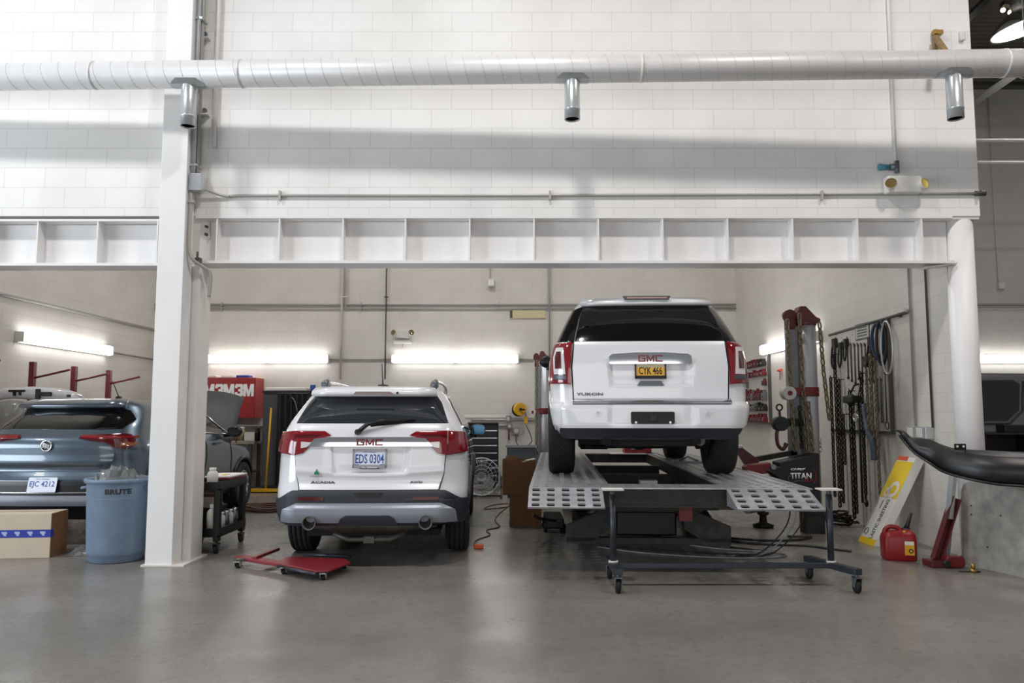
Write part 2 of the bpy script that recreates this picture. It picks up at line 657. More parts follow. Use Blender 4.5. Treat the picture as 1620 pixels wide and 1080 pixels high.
mat('bonnet_grey', '3d3f42', 0.55)
mat('base_steel', '4a4946', 0.55, metal=0.4, vary=0.3, scale=8)
mat('lens_yellow', 'd6bb62', 0.25)
# ------------------------------------------------------------------ the setting
YW, YB, XR, XL = 7.70, 15.6, 4.45, -7.1      # front wall face, back wall, partition face, left wall
CEIL = 8.0
struct('floor', 'concrete_floor', MB().b2(-16, 16, -8, YB + .2, -.2, 0))
struct('ceiling', 'ceiling_deck', MB().b2(-16, 16, -1.0, YB + .2, CEIL, CEIL + .15))
struct('wall_front', 'block_front', MB().b2(-16, 4.65, YW, YW + .3, 3.36, CEIL))
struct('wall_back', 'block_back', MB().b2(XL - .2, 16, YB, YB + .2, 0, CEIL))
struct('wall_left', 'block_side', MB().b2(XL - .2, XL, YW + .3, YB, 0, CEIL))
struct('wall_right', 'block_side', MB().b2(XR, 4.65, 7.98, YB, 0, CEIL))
# a thin ledge course painted on the back wall
struct('trim_1', 'off_white_paint', MB().b2(-1.6, 0.9, YB - .02, YB, 1.33, 1.36))

# steel column at the left of the bay
t = thing('steel_column', 'tall white painted steel column between the two repair bays, on the concrete floor', 'column', (-3.27, 7.6, 0), kind='thing')
m = MB(t)
m.b2(-3.40, -3.15, 7.47, 7.49, 0, CEIL).b2(-3.40, -3.15, 7.66, 7.68, 0, CEIL).b2(-3.17, -3.155, 7.49, 7.66, 0, CEIL).b2(-3.395, -3.38, 7.49, 7.66, 0, CEIL)
m.build('front_shaft', 'white_paint', t, bevel=.004)
MB(t).b2(-3.38, -3.07, 7.70, 7.99, 0, 2.87).build('rear_post', 'off_white_paint', t, bevel=.02)
MB(t).b2(-3.43, -3.03, 7.45, 8.02, 0, .014).build('base_plate', 'off_white_paint', t)

# round pipe column at the right of the bay
t = thing('pipe_column', 'round white pipe column carrying the wall end at the right of the bay', 'column', (4.505, 7.83, 0), kind='thing')
MB(t).cyl((4.505, 7.83, .01), (4.505, 7.83, 3.33), .126, 40).build('pipe', 'white_paint', t)
MB(t).b2(4.36, 4.645, 7.71, 7.96, 3.33, 3.36).build('cap_plate', 'off_white_paint', t)
MB(t).b2(4.33, 4.65, 7.68, 7.97, 0, .012).build('base_plate', 'off_white_paint', t)
mb = MB(t)
mb.prism([(4.12, 2.86), (4.42, 2.90), (4.42, 2.885), (4.12, 2.845)], .12, XZ(7.74))
mb.build('bracket', 'off_white_paint', t)

def steel_beam(x0, x1, zt, zb, stiff, label):
    t = thing('steel_beam', label, 'beam', ((x0 + x1) / 2, YW + .14, zb), kind='thing')
    MB(t).b2(x0, x1, YW + .13, YW + .145, zb + .03, zt - .03).build('web', 'white_paint', t)
    MB(t).b2(x0, x1, YW, YW + .28, zt - .022, zt).build('top_flange', 'white_paint', t)
    MB(t).b2(x0, x1, YW, YW + .28, zb, zb + .028).build('bottom_flange', 'white_paint', t)
    for x in stiff:
        MB(t).b2(x - .007, x + .007, YW + .005, YW + .13, zb + .028, zt - .022).build('stiffener', 'white_paint', t)
    return t
sx = [P(x, 380, YW).x for x in (342, 441, 542, 641, 743, 845, 947, 1049, 1152, 1255, 1358, 1460)]
bt = steel_beam(-3.145, 4.375, 3.36, 2.885, sx, 'white stiffened steel beam spanning over the two white vehicles')
MB(bt).b2(-3.05, -3.035, 7.80, 7.83, 3.15, 3.33).build('splice_plate', 'grey_white', bt)
for z in (3.20, 3.28):
    MB(bt).cyl((-3.075, 7.80, z), (-3.075, 7.83, z), .015, 10).build('bolt', 'mid_steel', bt)
sx = [-5.82, -5.2] + [P(x, 380, YW).x for x in (-38, 58, 153, 248)]
steel_beam(-9.5, -3.40, 3.33, 2.86, [-8.3, -7.68, -7.06, -6.44] + sx, 'white stiffened steel beam over the blue-grey car bay')

# ------------------------------------------------------------------ spiral duct with three drop pipes
A, B = Vector((-6.6, 7.29, 4.585)), Vector((7.4, 6.92, 4.615))
def duct_at(x):
    return A + (B - A) * ((x - A.x) / (B.x - A.x))
t = thing('spiral_duct', 'long white spiral exhaust duct running along the upper block wall', 'duct', tuple(duct_at(0)))
MB(t).tube([A, B], .126, 36).build('duct_pipe', 'duct_paint', t)
mb = MB(t)                                  # the spiral lock seam
d = (B - A).normalized()
uu = d.orthogonal().normalized()
ww = d.cross(uu)
pts = []
n = int((B - A).length / .165)
for i in range(n * 20 + 1):
    a = 2 * pi * i / 20
    pts.append(A + d * (.165 * i / 20) + (uu * cos(a) + ww * sin(a)) * .1262)
mb.tube(pts, .0022, 4)
mb.build('spiral_seam', 'seam_grey', t)
for x in (-3.95, -2.55, 1.2, 4.52):
    c = duct_at(x)
    MB(t).tube([c - d * .012, c + d * .012], .131, 36).build('coupling_band', 'duct_paint', t)
for px, yb in ((293, 200), (905, 189), (1500, 188)):
    c = duct_at(P(px, 130, 7.1).x)
    x, y = c.x, c.y
    z = P(px, yb, y).z
    tp = MB(t)
    R, r = .071, .066
    tp.lathe([(R, c.z - .11), (R, z + .1), (R + .003, z + .098), (R + .003, z + .085), (R, z + .083), (R + .001, z), (r, z), (r, c.z - .14)], (x, y, 0), 28)
    q = tp.build('drop_pipe', 'galvanised', t)
    MB(t).lathe([(r - .001, c.z - .14), (r - .001, z + .012)], (x, y, 0), 24).build('bore_shade', 'rubber', q)  # dark lining paints in the shade inside the galvanised pipe
    pl = MB(t)                               # octagonal saddle bent round the duct
    vs, fs = [], []
    N = 8
    for i in range(N + 1):
        a = -.95 + 1.9 * i / N
        hw = .155 if abs(a) < .55 else .155 - (abs(a) - .55) * .16
        for s in (-1, 1):
            for rr in (.1275, .131):
                vs.append((x + s * hw, y + sin(a) * rr, c.z - cos(a) * rr))
    for i in range(N):
        for a0, b0 in ((0, 1), (1, 3), (3, 2), (2, 0)):
            fs.append((i * 4 + a0, i * 4 + b0, i * 4 + 4 + b0, i * 4 + 4 + a0))
    fs += [(0, 1, 3, 2), (N * 4, N * 4 + 2, N * 4 + 3, N * 4 + 1)]
    pl.add(vs, fs)
    pl.build('saddle_plate', 'galvanised', q).matrix_parent_inverse = Matrix()
hg = duct_at(4.72)
mb = MB(t).torus(hg, .134, .008, 32, 6, M=Matrix.Rotation(pi / 2, 4, 'Y'))
mb.cyl(hg + Vector((0, 0, .13)), (hg.x, hg.y, CEIL), .006, 6)
mb.build('hanger_strap', 'steel_grey', t)

# wooden brace at the right end above the duct
t = thing('wooden_brace', 'brown wooden brace on the wall above the duct right end', 'brace', tuple(P(1482, 75, YW - .02)))
mb = MB(t)
mb.beam(P(1479, 48, YW - .03), P(1481, 95, YW - .03), .05, .04)
mb.beam(P(1481, 60, YW - .06), P(1499, 86, YW - .3), .05, .035)
mb.build('timber', 'wood', t)
MB(t).box(P(1483, 52, YW - .04), (.09, .06, .04)).build('metal_clip', 'brass', t)
one('wall_sensor', 'white_plastic', MB().box(P(1522, 57, YW - .02), (.05, .04, .1)), 'small white sensor on the block wall near its right end', 'sensor', bevel=.01)

# ------------------------------------------------------------------ conduits and boxes of the front wall
def conduit(pts, r, m_, label, name='conduit', straps=(), group=None, soft=True, strap_mat=None):
    o = Vector(pts[0])
    t = thing(name, label, 'pipe', tuple(o), group=group)
    MB(t).tube(pts, r, 10).build('conduit_tube', m_, t)
    for p, ax in straps:
        q = Vector(p)
        if ax == 'z':
            MB(t).box(q, (.08, r * 2 + .012, .022)).build('strap', strap_mat or m_, t)
        else:
            MB(t).box(q, (.022, r * 2 + .012, .09)).build('strap', strap_mat or m_, t)
    return t
yc = YW - .02
zc = P(900, 309, yc).z
pts = smooth_path([(-3.07, 7.62, zc + .06), (-2.98, 7.64, zc + .03), (-2.82, yc, zc - .01), (-2.5, yc, zc), (0, yc, zc), (4.62, yc, zc + .02)], 6)
conduit(pts, .014, 'conduit', 'thin grey conduit running level along the wall just above the beam', straps=[((P(x, 309, yc).x, yc, zc), 'x') for x in (443, 870, 1300)])
t = thing('conduit_fitting', 'small dark metal fitting on the wall conduit at the right wall end', 'fitting', (4.64, yc, zc + .02))
MB(t).cyl((4.60, yc, zc + .02), (4.70, yc, zc + .02), .026, 12).cyl((4.62, yc, zc + .02), (4.62, yc - .06, zc + .02), .016, 10).build('fitting_body', 'conduit_dark', t)
# column conduits
cx = -3.125
for i, (x, y, z0, z1, r, mm, lab) in enumerate((
        (-3.125, 7.56, 3.73, CEIL, .019, 'galvanised', 'shiny metal conduit rising beside the steel column above the junction box'),
        (-3.12, 7.635, 3.73, CEIL, .024, 'conduit', 'thicker grey conduit behind the shiny one on the steel column'))):
    conduit([(x, y, z0), (x, y, z1)], r, mm, lab, straps=[((x, y, z0 + .1), 'z'), ((x, y, z0 + 1.6), 'z')])
t = thing('junction_box', 'square grey junction box on the side of the steel column', 'electrical box', (-3.10, 7.56, 3.65))
MB(t).box((-3.085, 7.57, 3.65), (.115, .11, .16)).build('box_body', 'galvanised', t, bevel=.006)
MB(t).box((-3.085, 7.512, 3.65), (.12, .006, .165)).build('cover', 'galvanised', t, bevel=.002)
pts = smooth_path([(-3.13, 7.54, 3.57), (-3.13, 7.54, 3.3), (-3.13, 7.54, 3.02), (-3.10, 7.56, 2.90), (-3.03, 7.64, 2.84), (-2.98, 7.68, 2.80), (-2.97, 7.70, 2.70), (-2.99, 7.72, 2.55)], 6)
conduit(pts, .017, 'conduit', 'metal conduit dropping from the junction box and bending under the beam', straps=[((-3.13, 7.54, 3.46), 'z')])
t = thing('pipe_clamp', 'black clamp where conduits bend at the beam and column corner', 'clamp', (-3.06, 7.63, 2.87))
MB(t).box((-3.07, 7.63, 2.89), (.05, .06, .07)).cyl((-3.07, 7.60, 2.9), (-3.07, 7.6, 2.98), .012, 8).build('clamp_body', 'conduit_dark', t, bevel=.006)
# short plates on the wall right of the column
for px, py, lab in ((330, 172, 'lower small steel bracket on the wall right of the column'), (331, 52, 'upper small steel bracket on the wall, above the duct and right of the column')):
    t = thing('wall_bracket', lab, 'bracket', tuple(P(px - 5, py, YW)))
    q = P(px - 5, py, YW)
    MB(t).b2(q.x - .05, q.x + .05, YW - .08, YW, q.z - .09, q.z - .075).b2(q.x - .05, q.x - .035, YW - .1, YW, q.z - .1, q.z + .12).build('angle_plate', 'grey_white', t)
    MB(t).cyl((q.x, YW - .03, q.z - .02), (q.x, YW, q.z - .02), .02, 10).build('bolt', 'steel_grey', t)
xx = P(342, 150, YW - .03).x
conduit([(xx, YW - .03, 4.05), (xx, YW - .03, CEIL)], .02, 'white_paint', 'white painted pipe on the block wall just right of the steel column')
# white pipe at the right with a valve and emergency lamp
q0, q1 = P(1404, -20, yc), P(1417, 258, yc)
conduit([(q1.x, yc, q1.z), (q1.x, yc, CEIL)], .016, 'white_paint', 'white vertical pipe dropping down the wall above the emergency light')
t = thing('valve', 'small teal valve at the foot of the white wall pipe', 'valve', tuple(P(1412, 264, yc)))
c = P(1411, 264, yc - .02)
MB(t).cyl(c + Vector((-.02, 0, 0)), c + Vector((.06, 0, 0)), .032, 14).cyl(c + Vector((.05, 0, -.06)), c + Vector((.05, 0, .06)), .024, 12).build('valve_body', 'steel_grey', t)
MB(t).cyl(c + Vector((-.13, 0, 0)), c + Vector((-.02, 0, 0)), .034, 14, r2=.02).build('valve_cap', 'teal_valve', t)

def emergency_light(c, w, h, depth, heads, label, body, up):
    t = thing('emergency_light', label, 'emergency light', tuple(c))
    MB(t).box(c, (w, depth, h)).build('battery_case', body, t, bevel=.012)
    for hx, hz, ln in heads:
        p = Vector(c) + Vector((hx, -depth * .5 - .02, hz))
        hd = MB(t)
        T = Matrix.Rotation(radians(78), 4, 'X') @ Matrix.Rotation(radians(-25 if hx < 0 else 25), 4, 'Y')
        hd.lathe([(.012, -.06), (.03, -.05), (.055, -.005), (.058, .012), (.054, .014)], p, 20, M=T)
        hd.add([], [])
        o = hd.build('lamp_head', body, t)
        MB(t).lathe([(.0005, .004), (.03, .007), (.053, .011)], p, 20, M=T).build('lens', ln, o)
        MB(t).cyl(p + Vector((0, .03, -.01)), Vector(c) + Vector((hx, -depth * .3, (h * .4) if up else 0)), .015, 10).build('neck', body, o)
    return t
c = P(1428, 293, YW - .06)
emergency_light(c, .34, .17, .11, ((-.15, -.005, 'lens_smoke'), (.17, -.005, 'lens_yellow')), 'white emergency light with two lamp heads on the wall above the beam', 'white_plastic', False)
# ------------------------------------------------------------------ high bay lamp and roof steel at the upper right
c = P(1617, 45, 8.45)
t = thing('high_bay_lamp', 'bright round high bay lamp hanging beyond the wall end', 'lamp', tuple(c))
T = Matrix.Rotation(radians(-12), 4, 'Y')
MB(t).lathe([(.08, .20), (.14, .17), (.25, .09), (.315, .0), (.32, -.014), (.31, -.01), (.24, .08), (.1, .165)], c, 36, M=T).build('reflector', 'reflector', t)
MB(t).lathe([(.0005, -.05), (.14, -.04), (.305, -.004)], c, 36, M=T).build('lens', 'lamp_glow', t)
top = c + T.to_3x3() @ Vector((0, 0, .20))
MB(t).lathe([(.0005, .34), (.08, .33), (.09, .2), (.05, .0)], top - Vector((0, 0, .02)), 20).build('ballast_housing', 'dark_steel', t)
MB(t).cyl(top + Vector((0, 0, .28)), (top.x, top.y, CEIL), .012, 8).build('hanging_rod', 'dark_steel', t)
lamp('high_bay_glow', 'AREA', tuple(c + Vector((0, 0, -.03))), (0, radians(-12), 0), 90, (1.0, 0.93, 0.9), .45, shape='DISK')
for i, (px, py, Y, lab) in enumerate(((1598, 16, 9.6, 'small sparkling lamp cluster behind the high bay lamp'), (1614, 3, 9.8, 'tiny bright lamp just above the lamp cluster'))):
    c = P(px, py, Y)
    t = thing('roof_lamp', lab, 'lamp', tuple(c))
    for a in ((-.09, 0, 0), (0, .0, -.03), (.04, 0, .03))[:2 if i else 3]:
        MB(t).ball(c + Vector(a), .03, 8).build('bulb', 'small_glow', t)
    MB(t).box(c + Vector((0, 0, .08)), (.2, .1, .06)).cyl(c + Vector((0, 0, .1)), (c.x, c.y, CEIL), .01, 6).build('fixture_body', 'dark_steel', t)
for (a, b, w, lab) in ((P(1500, 60, 11), P(1590, -30, 12), .09, 'grey roof brace slanting up beside the wall end, above the duct'),
                       (P(1500, 190, 11.5), P(1606, 118, 12.5), .09, 'grey roof brace slanting below the duct beyond the wall end')):
    a2 = a + (a - b) * 1.2
    b2_ = b + (b - a) * ((CEIL - b.z) / max(.05, (b.z - a.z)))
    a2 = b2_ + (a - b2_) * 1.05
    one('roof_brace', 'roof_steel', MB().beam(a2, b2_, w, w), lab, 'brace', loc=tuple(a2))
t = thing('roof_joist', 'dark steel roof joist across the far ceiling', 'joist', (8, 14, CEIL - .3))
MB(t).b2(4.7, 15, 13.9, 14.0, CEIL - .12, CEIL).b2(4.7, 15, 13.92, 13.98, CEIL - .62, CEIL - .56).build('chord', 'dark_steel', t)
mb = MB(t)
for i in range(12):
    x = 4.8 + i * .85
    mb.beam((x, 13.95, CEIL - .6), (x + .42, 13.95, CEIL - .1), .03, .03).beam((x + .85, 13.95, CEIL - .6), (x + .42, 13.95, CEIL - .1), .03, .03)
mb.build('web_bar', 'dark_steel', t)
for py, lab in ((222, 'upper of two white pipes crossing the right bay below the ceiling'), (257, 'lower of two white pipes crossing the right bay below the ceiling')):
    q = P(1570, py, 12.5)
    conduit([(4.65, 12.5, q.z), (14, 12.5, q.z)], .028, 'white_paint', lab)
# ------------------------------------------------------------------ back wall services
def tube_fixture(c, L, along, label, name='tube_light'):
    """wall strip light of two diffusers; along: 'x' or 'y'"""
    t = thing(name, label, 'strip light', tuple(c))
    c = Vector(c)
    n = Vector((0, -1, 0)) if along == 'x' else Vector((-1 if c.x > 0 else 1, 0, 0))
    e = Vector((1, 0, 0)) if along == 'x' else Vector((0, 1, 0))
    def bar(s0, s1, d0, d1, h):
        mm = MB(t)
        a, b = c + e * ((s0 + s1) / 2), n * ((d0 + d1) / 2)
        dim = [abs(e[i]) * (s1 - s0) + abs(n[i]) * abs(d1 - d0) + (h if i == 2 else 0) for i in range(3)]
        return mm.box(a + b, dim)
    bar(-L / 2, L / 2, 0.001, .05, .16).build('housing', 'white_plastic', t)
    for k in (0, 1):
        s0 = -L / 2 + .03 + k * L / 2
        bar(s0, s0 + L / 2 - .05, .05, .13, .165).build('diffuser', 'tube_light', t, bevel=.03, seg=3)
    for s in (-1, 1):
        bar(s * L / 2 - .012, s * L / 2 + .012, .05, .13, .15).build('end_cap', 'white_plastic', t)
    return t
tube_fixture((-4.82, YB, 2.485), 2.42, 'x', 'glowing strip light on the back wall above the red cabinet')
tube_fixture((-1.12, YB, 2.485), 2.5, 'x', 'glowing strip light on the back wall below the twin emergency lamps')
tube_fixture((XR, 12.5, 2.51), 2.5, 'y', 'glowing strip light on the right wall behind the chrome tower')
tube_fixture((XL, 12.5, 2.5), 2.55, 'y', 'glowing strip light on the left wall above the red rack')
tube_fixture((10.2, YB, 2.485), 2.5, 'x', 'glowing strip light in the far right bay above the grey van')
yb = YB - .03
for py, lab in ((481.5, 'upper of the paired level conduits high on the back wall'), (487.5, 'lower of the paired level conduits high on the back wall')):
    z = P(740, py, yb).z
    conduit([(XL, yb, z), (XR, yb, z)], .018, 'conduit', lab, straps=[((P(x, 484, yb).x, yb, z), 'x') for x in (351, 571, 790)])
    conduit([(4.65, yb, z), (14, yb, z)], .022, 'conduit', lab.replace('level conduits high on the back wall', 'conduits in the far right bay'))
zt = CEIL
for px, z0, z1, mm, r, lab in ((541, P(541, 600, yb).z, zt, 'off_white_paint', .022, 'white vertical conduit on the back wall above the small white SUV'),
                               (547, P(547, 487, yb).z, zt, 'off_white_paint', .018, 'thin white vertical conduit ending at the paired level conduits'),
                               (611, P(611, 600, yb).z, zt, 'conduit_dark', .013, 'dark vertical conduit on the back wall left of the twin emergency lamps'),
                               (869, P(869, 580, yb).z, zt, 'conduit', .018, 'grey vertical conduit on the back wall near the big white SUV')):
    x = P(px, 500, yb).x
    conduit([(x, yb - .03, z0), (x, yb - .03, z1)], r, mm, lab, straps=[((x, yb - .03, P(px, 470, yb).z), 'z')])
z = P(700, 568, yb).z
for x0, x1, lab in ((P(520, 568, yb).x, P(621, 568, yb).x, 'short conduit between the two strip lights on the back wall'), (P(822, 568, yb).x, P(905, 568, yb).x, 'short conduit right of the back wall strip light, towards the tower'),
                    (XL, P(328, 568, yb).x, 'conduit on the back wall left of the strip light over the red cabinet')):
    conduit([(x0, yb, z), (x1, yb, z)], .015, 'conduit', lab)
conduit([(XL + .02, YB - .1, P(200, 568, yb).z), (XL + .02, 13.8, 2.5)], .015, 'conduit', 'conduit on the left wall leading away from its strip light')
conduit([(XL + .02, 7.9, 3.06), (XL + .02, YB, 3.06)], .025, 'conduit', 'long conduit sloping in view along the left wall above its strip light')
x = P(777, 430, yb).x
conduit([(x - .02, yb, P(777, 440, yb).z), (x - .02, yb, zt)], .012, 'off_white_paint', 'thin conduit dropping to the small white box high on the back wall')
z = P(777, 448, yb).z
t = thing('wall_box', 'small white electrical box high on the back wall', 'electrical box', (x, YB, z))
MB(t).box((x, YB - .05, z), (.13, .1, .13)).build('box_body', 'white_plastic', t, bevel=.01)
MB(t).box((x, YB - .105, z), (.1, .01, .1)).build('cover', 'white_paint', t)
c = P(835, 497, YB - .02)
t = thing('wall_sign', 'narrow faded cream sign on the back wall behind the big white SUV', 'sign', (c.x, YB, c.z))
MB(t).box((c.x, YB - .015, c.z), (.70, .03, .15)).build('board', 'cream_sign', t)
MB(t).box((c.x - .33, YB - .032, c.z), (.05, .01, .15)).build('bracket', 'conduit_dark', t)
c = P(637, 528, YB - .06)
t = emergency_light(c, .26, .16, .1, ((-.17, .02, 'lens_smoke'), (.18, .02, 'lens_smoke')), 'white twin-head emergency light on the back wall between conduits', 'white_plastic', True)
MB(t).box(c + Vector((0, .02, -.16)), (.36, .08, .05)).build('tray', 'white_plastic', t, bevel=.01)
MB(t).cyl(c + Vector((0, .04, -.18)), (c.x, YB - .03, 2.57), .01, 8).build('supply_tube', 'off_white_paint', t)
# right wall conduits and thermostat
for px, lab in ((1443, 'thin conduit down the right wall to the twin outlet box, the one nearer the pegboard'), (1470, 'dark conduit down the right wall to the twin outlet box, nearer the pipe column')):
    q = PX(px, 560, XR - .02)
    conduit([(XR - .02, q.y, P(px, 676, q.y).z), (XR - .02, q.y, CEIL)], .012, 'conduit' if px < 1450 else 'conduit_dark', lab)
q = PX(1462, 684, XR)
t = thing('outlet_box', 'grey twin outlet box at the end of two conduits on the right wall', 'electrical box', (XR, q.y, q.z))
yy = (PX(1441, 684, XR).y + PX(1485, 684, XR).y) / 2
MB(t).box((XR - .05, yy, q.z), (.1, .42, .13)).build('box_body', 'galvanised', t, bevel=.008)
for k in (-.1, .1):
    MB(t).box((XR - .105, yy + k, q.z), (.01, .12, .1)).build('cover', 'white_plastic', t, bevel=.004)
# thin drop and outlet of the far right bay
x = P(1577, 400, yb).x
conduit([(x, yb, P(1577, 450, yb).z), (x, yb, zt)], .014, 'off_white_paint', 'thin conduit down the far right bay wall to a small box')
t = thing('wall_box', 'small white box at the end of a conduit in the far right bay', 'electrical box', (x + .02, YB, P(1577, 452, yb).z))
MB(t).box((x + .03, YB - .05, P(1577, 452, yb).z), (.12, .1, .12)).build('box_body', 'white_plastic', t, bevel=.01)
MB(t).box((x + .03, YB - .105, P(1577, 452, yb).z), (.09, .01, .09)).build('cover', 'white_paint', t)
# ------------------------------------------------------------------ vehicles
def interp(tab):
    """monotone cubic through (z, value) pairs"""
    xs = [a for a, b in tab]
    ys = [b for a, b in tab]
    n = len(xs)
    d = [(ys[i + 1] - ys[i]) / (xs[i + 1] - xs[i]) for i in range(n - 1)]
    mm = [d[0]] + [0 if d[i - 1] * d[i] <= 0 else 2 * d[i - 1] * d[i] / (d[i - 1] + d[i]) for i in range(1, n - 1)] + [d[-1]]
    def f(x):
        if x <= xs[0]:
            return ys[0]
        if x >= xs[-1]:
            return ys[-1]
        i = max(k for k in range(n - 1) if xs[k] <= x)
        h = xs[i + 1] - xs[i]
        t = (x - xs[i]) / h
        return (ys[i] * (1 + 2 * t) * (1 - t) ** 2 + h * mm[i] * t * (1 - t) ** 2 + ys[i + 1] * t * t * (3 - 2 * t) + h * mm[i + 1] * t * t * (t - 1))
    return f

class Body:
    """car body as a stack of rounded plan outlines; local frame: rear bumper at y=0, forward +y, ground z=0.
    s is the distance along an outline from the middle of the rear, positive to the right"""
    def __init__(self, W, R, F, rad, bow, zs):
        self.W, self.R, self.F, self.rad = interp(W), interp(R), interp(F), interp(rad)
        self.bow, self.zs = bow, zs
    def pt(self, s, z):
        W, R, r = self.W(z), self.R(z), min(self.rad(z), self.W(z) * .9)
        a = abs(s)
        sg = 1 if s >= 0 else -1
        flat = W - r
        arc = r * pi / 2
        yb = self.bow
        if a <= flat:
            x, y = a, R + yb * (a / W) ** 2
        elif a <= flat + arc:
            t = (a - flat) / r
            x = flat + r * sin(t)
            y = R + yb * (min(1, x / W)) ** 2 + r * (1 - cos(t))
        else:
            x = W
            y = R + yb + r + (a - flat - arc)
        return Vector((sg * x, y, z))
    def sx(self, x, z):
        W, r = self.W(z), min(self.rad(z), self.W(z) * .9)
        a = abs(x)
        sg = 1 if x >= 0 else -1
        if a <= W - r:
            return x
        t = math.asin(min(1, (a - (W - r)) / r))
        return sg * (W - r + r * t)
    def sy(self, y, z, sg=1):
        W, r = self.W(z), min(self.rad(z), self.W(z) * .9)
        return sg * (W - r + r * pi / 2 + y - self.R(z) - self.bow - r)
    def nrm(self, s, z):
        e = .004
        n = (self.pt(s + e, z) - self.pt(s - e, z)).cross(self.pt(s, z + e) - self.pt(s, z - e))
        return n.normalized() if n.length > 1e-12 else Vector((0, -1, 0))
    def hull(self, name, m, root, arches=(), na=10):
        mb = MB()
        rings = []
        for z in self.zs:
            W, R, F, r = self.W(z), self.R(z), self.F(z), min(self.rad(z), self.W(z) * .9)
            half = []
            for i in range(9):
                half.append(self.pt((W - r) * i / 8, z))
            for i in range(1, na + 1):
                half.append(self.pt(W - r + r * pi / 2 * i / na, z))
            y0 = R + self.bow + r
            rf = min(.45, W * .6)
            y1 = F - rf - .12
            y1 = max(y1, y0 + .02)
            for i in range(1, 13):
                half.append(Vector((W, y0 + (y1 - y0) * i / 12, z)))
            for i in range(1, 9):
                t = pi / 2 * i / 8
                half.append(Vector((W - rf + rf * cos(t), y1 + rf * sin(t), z)))
            for i in range(1, 5):
                x = (W - rf) * (1 - i / 4)
                half.append(Vector((x, y1 + rf + .12 * (1 - (x / max(.01, W - rf)) ** 2), z)))
            rings.append(half + [Vector((-p.x, p.y, p.z)) for p in half[1:-1]][::-1])
        n = len(rings[0])
        vs = [p for r_ in rings for p in r_]
        fs = []
        for i in range(len(rings) - 1):
            for k in range(n):
                l = (k + 1) % n
                fs.append((i * n + k, i * n + l, (i + 1) * n + l, (i + 1) * n + k))
        mb.add(vs, fs, True)
        mb.f.append(list(range(n))[::-1]); mb.s.append(False)
        mb.f.append([(len(rings) - 1) * n + k for k in range(n)]); mb.s.append(True)
        ob = mb.build(name, m)
        if arches:
            cut = MB()
            for (y, z, rr, x0, x1) in arches:
                cut.cyl((x0, y, z), (x1, y, z), rr, 36)
            co = cut.build('arch_cut', 'trim_black')
            md = ob.modifiers.new('cut', 'BOOLEAN')
            md.operation = 'DIFFERENCE'
            md.object = co
            md.solver = 'EXACT'
            bpy.context.view_layer.update()
            me = bpy.data.meshes.new_from_object(ob.evaluated_get(bpy.context.evaluated_depsgraph_get()))
            ob.modifiers.clear()
            ob.data = me
            bpy.data.objects.remove(co)
            me.materials.clear()
            me.materials.append(MATS[m])
            bm = bmesh.new()
            bm.from_mesh(me)
            for e in bm.edges:
                e.smooth = not (len(e.link_faces) == 2 and e.calc_face_angle(0) > radians(38))
            bm.to_mesh(me)
            bm.free()
        ob.parent = root
        return ob
    def panel(self, name, m, root, poly, off=.012, rows=18, cols=24, sg=1, thick=.03, disp=None, both=False, label=None):
        """a piece of skin laid on the body. poly: corner list of ('x', x, z) or ('y', y, z); drawn for the right side, sg=-1 mirrors it"""
        if both:
            return [self.panel(name, m, root, poly, off, rows, cols, 1, thick, disp), self.panel(name, m, root, poly, off, rows, cols, -1, thick, disp)]
        pts = [((self.sx(q[1], q[2]) if q[0] == 'x' else self.sy(q[1], q[2])) * sg, q[2]) for q in poly]
        zs = sorted(set([round(p[1], 5) for p in pts]))
        z0, z1 = zs[0], zs[-1]
        lev = set(zs)
        for i in range(rows + 1):
            lev.add(round(z0 + (z1 - z0) * i / rows, 5))
        lev = sorted(lev)
        out = [lev[0]]
        for z in lev[1:]:
            if z - out[-1] > 1e-4:
                out.append(z)
        lev = out
        spans = []
        for z in lev:
            ze = min(max(z, z0 + 1e-5), z1 - 1e-5)
            xs = []
            for i in range(len(pts)):
                a, b = pts[i], pts[(i + 1) % len(pts)]
                if (a[1] - ze) * (b[1] - ze) <= 0 and abs(a[1] - b[1]) > 1e-9:
                    xs.append(a[0] + (b[0] - a[0]) * (ze - a[1]) / (b[1] - a[1]))
            if not xs:
                xs = [spans[-1][0], spans[-1][1]] if spans else [0, 0]
            spans.append((min(xs), max(xs)))
        mb = MB()
        top, bot = [], []
        for z, (a, b) in zip(lev, spans):
            for k in range(cols + 1):
                s = a + (b - a) * k / cols
                p, n = self.pt(s, z), self.nrm(s, z)
                o = off + (disp(s, z) if disp else 0)
                top.append(p + n * o)
                bot.append(p + n * (o - thick))
        C = cols + 1
        L = len(lev)
        fs = []
        for i in range(L - 1):
            for k in range(cols):
                fs.append((i * C + k, i * C + k + 1, (i + 1) * C + k + 1, (i + 1) * C + k))
        mb.add(top, fs, True)
        rim = [k for k in range(C)] + [i * C + cols for i in range(1, L)] + [(L - 1) * C + k for k in range(cols - 1, -1, -1)] + [i * C for i in range(L - 2, 0, -1)]
        mb.add([top[i] for i in rim] + [bot[i] for i in rim], [(i, (i + 1) % len(rim), len(rim) + (i + 1) % len(rim), len(rim) + i) for i in range(len(rim))], False)
        return mb.build(name, m, root, label=label)
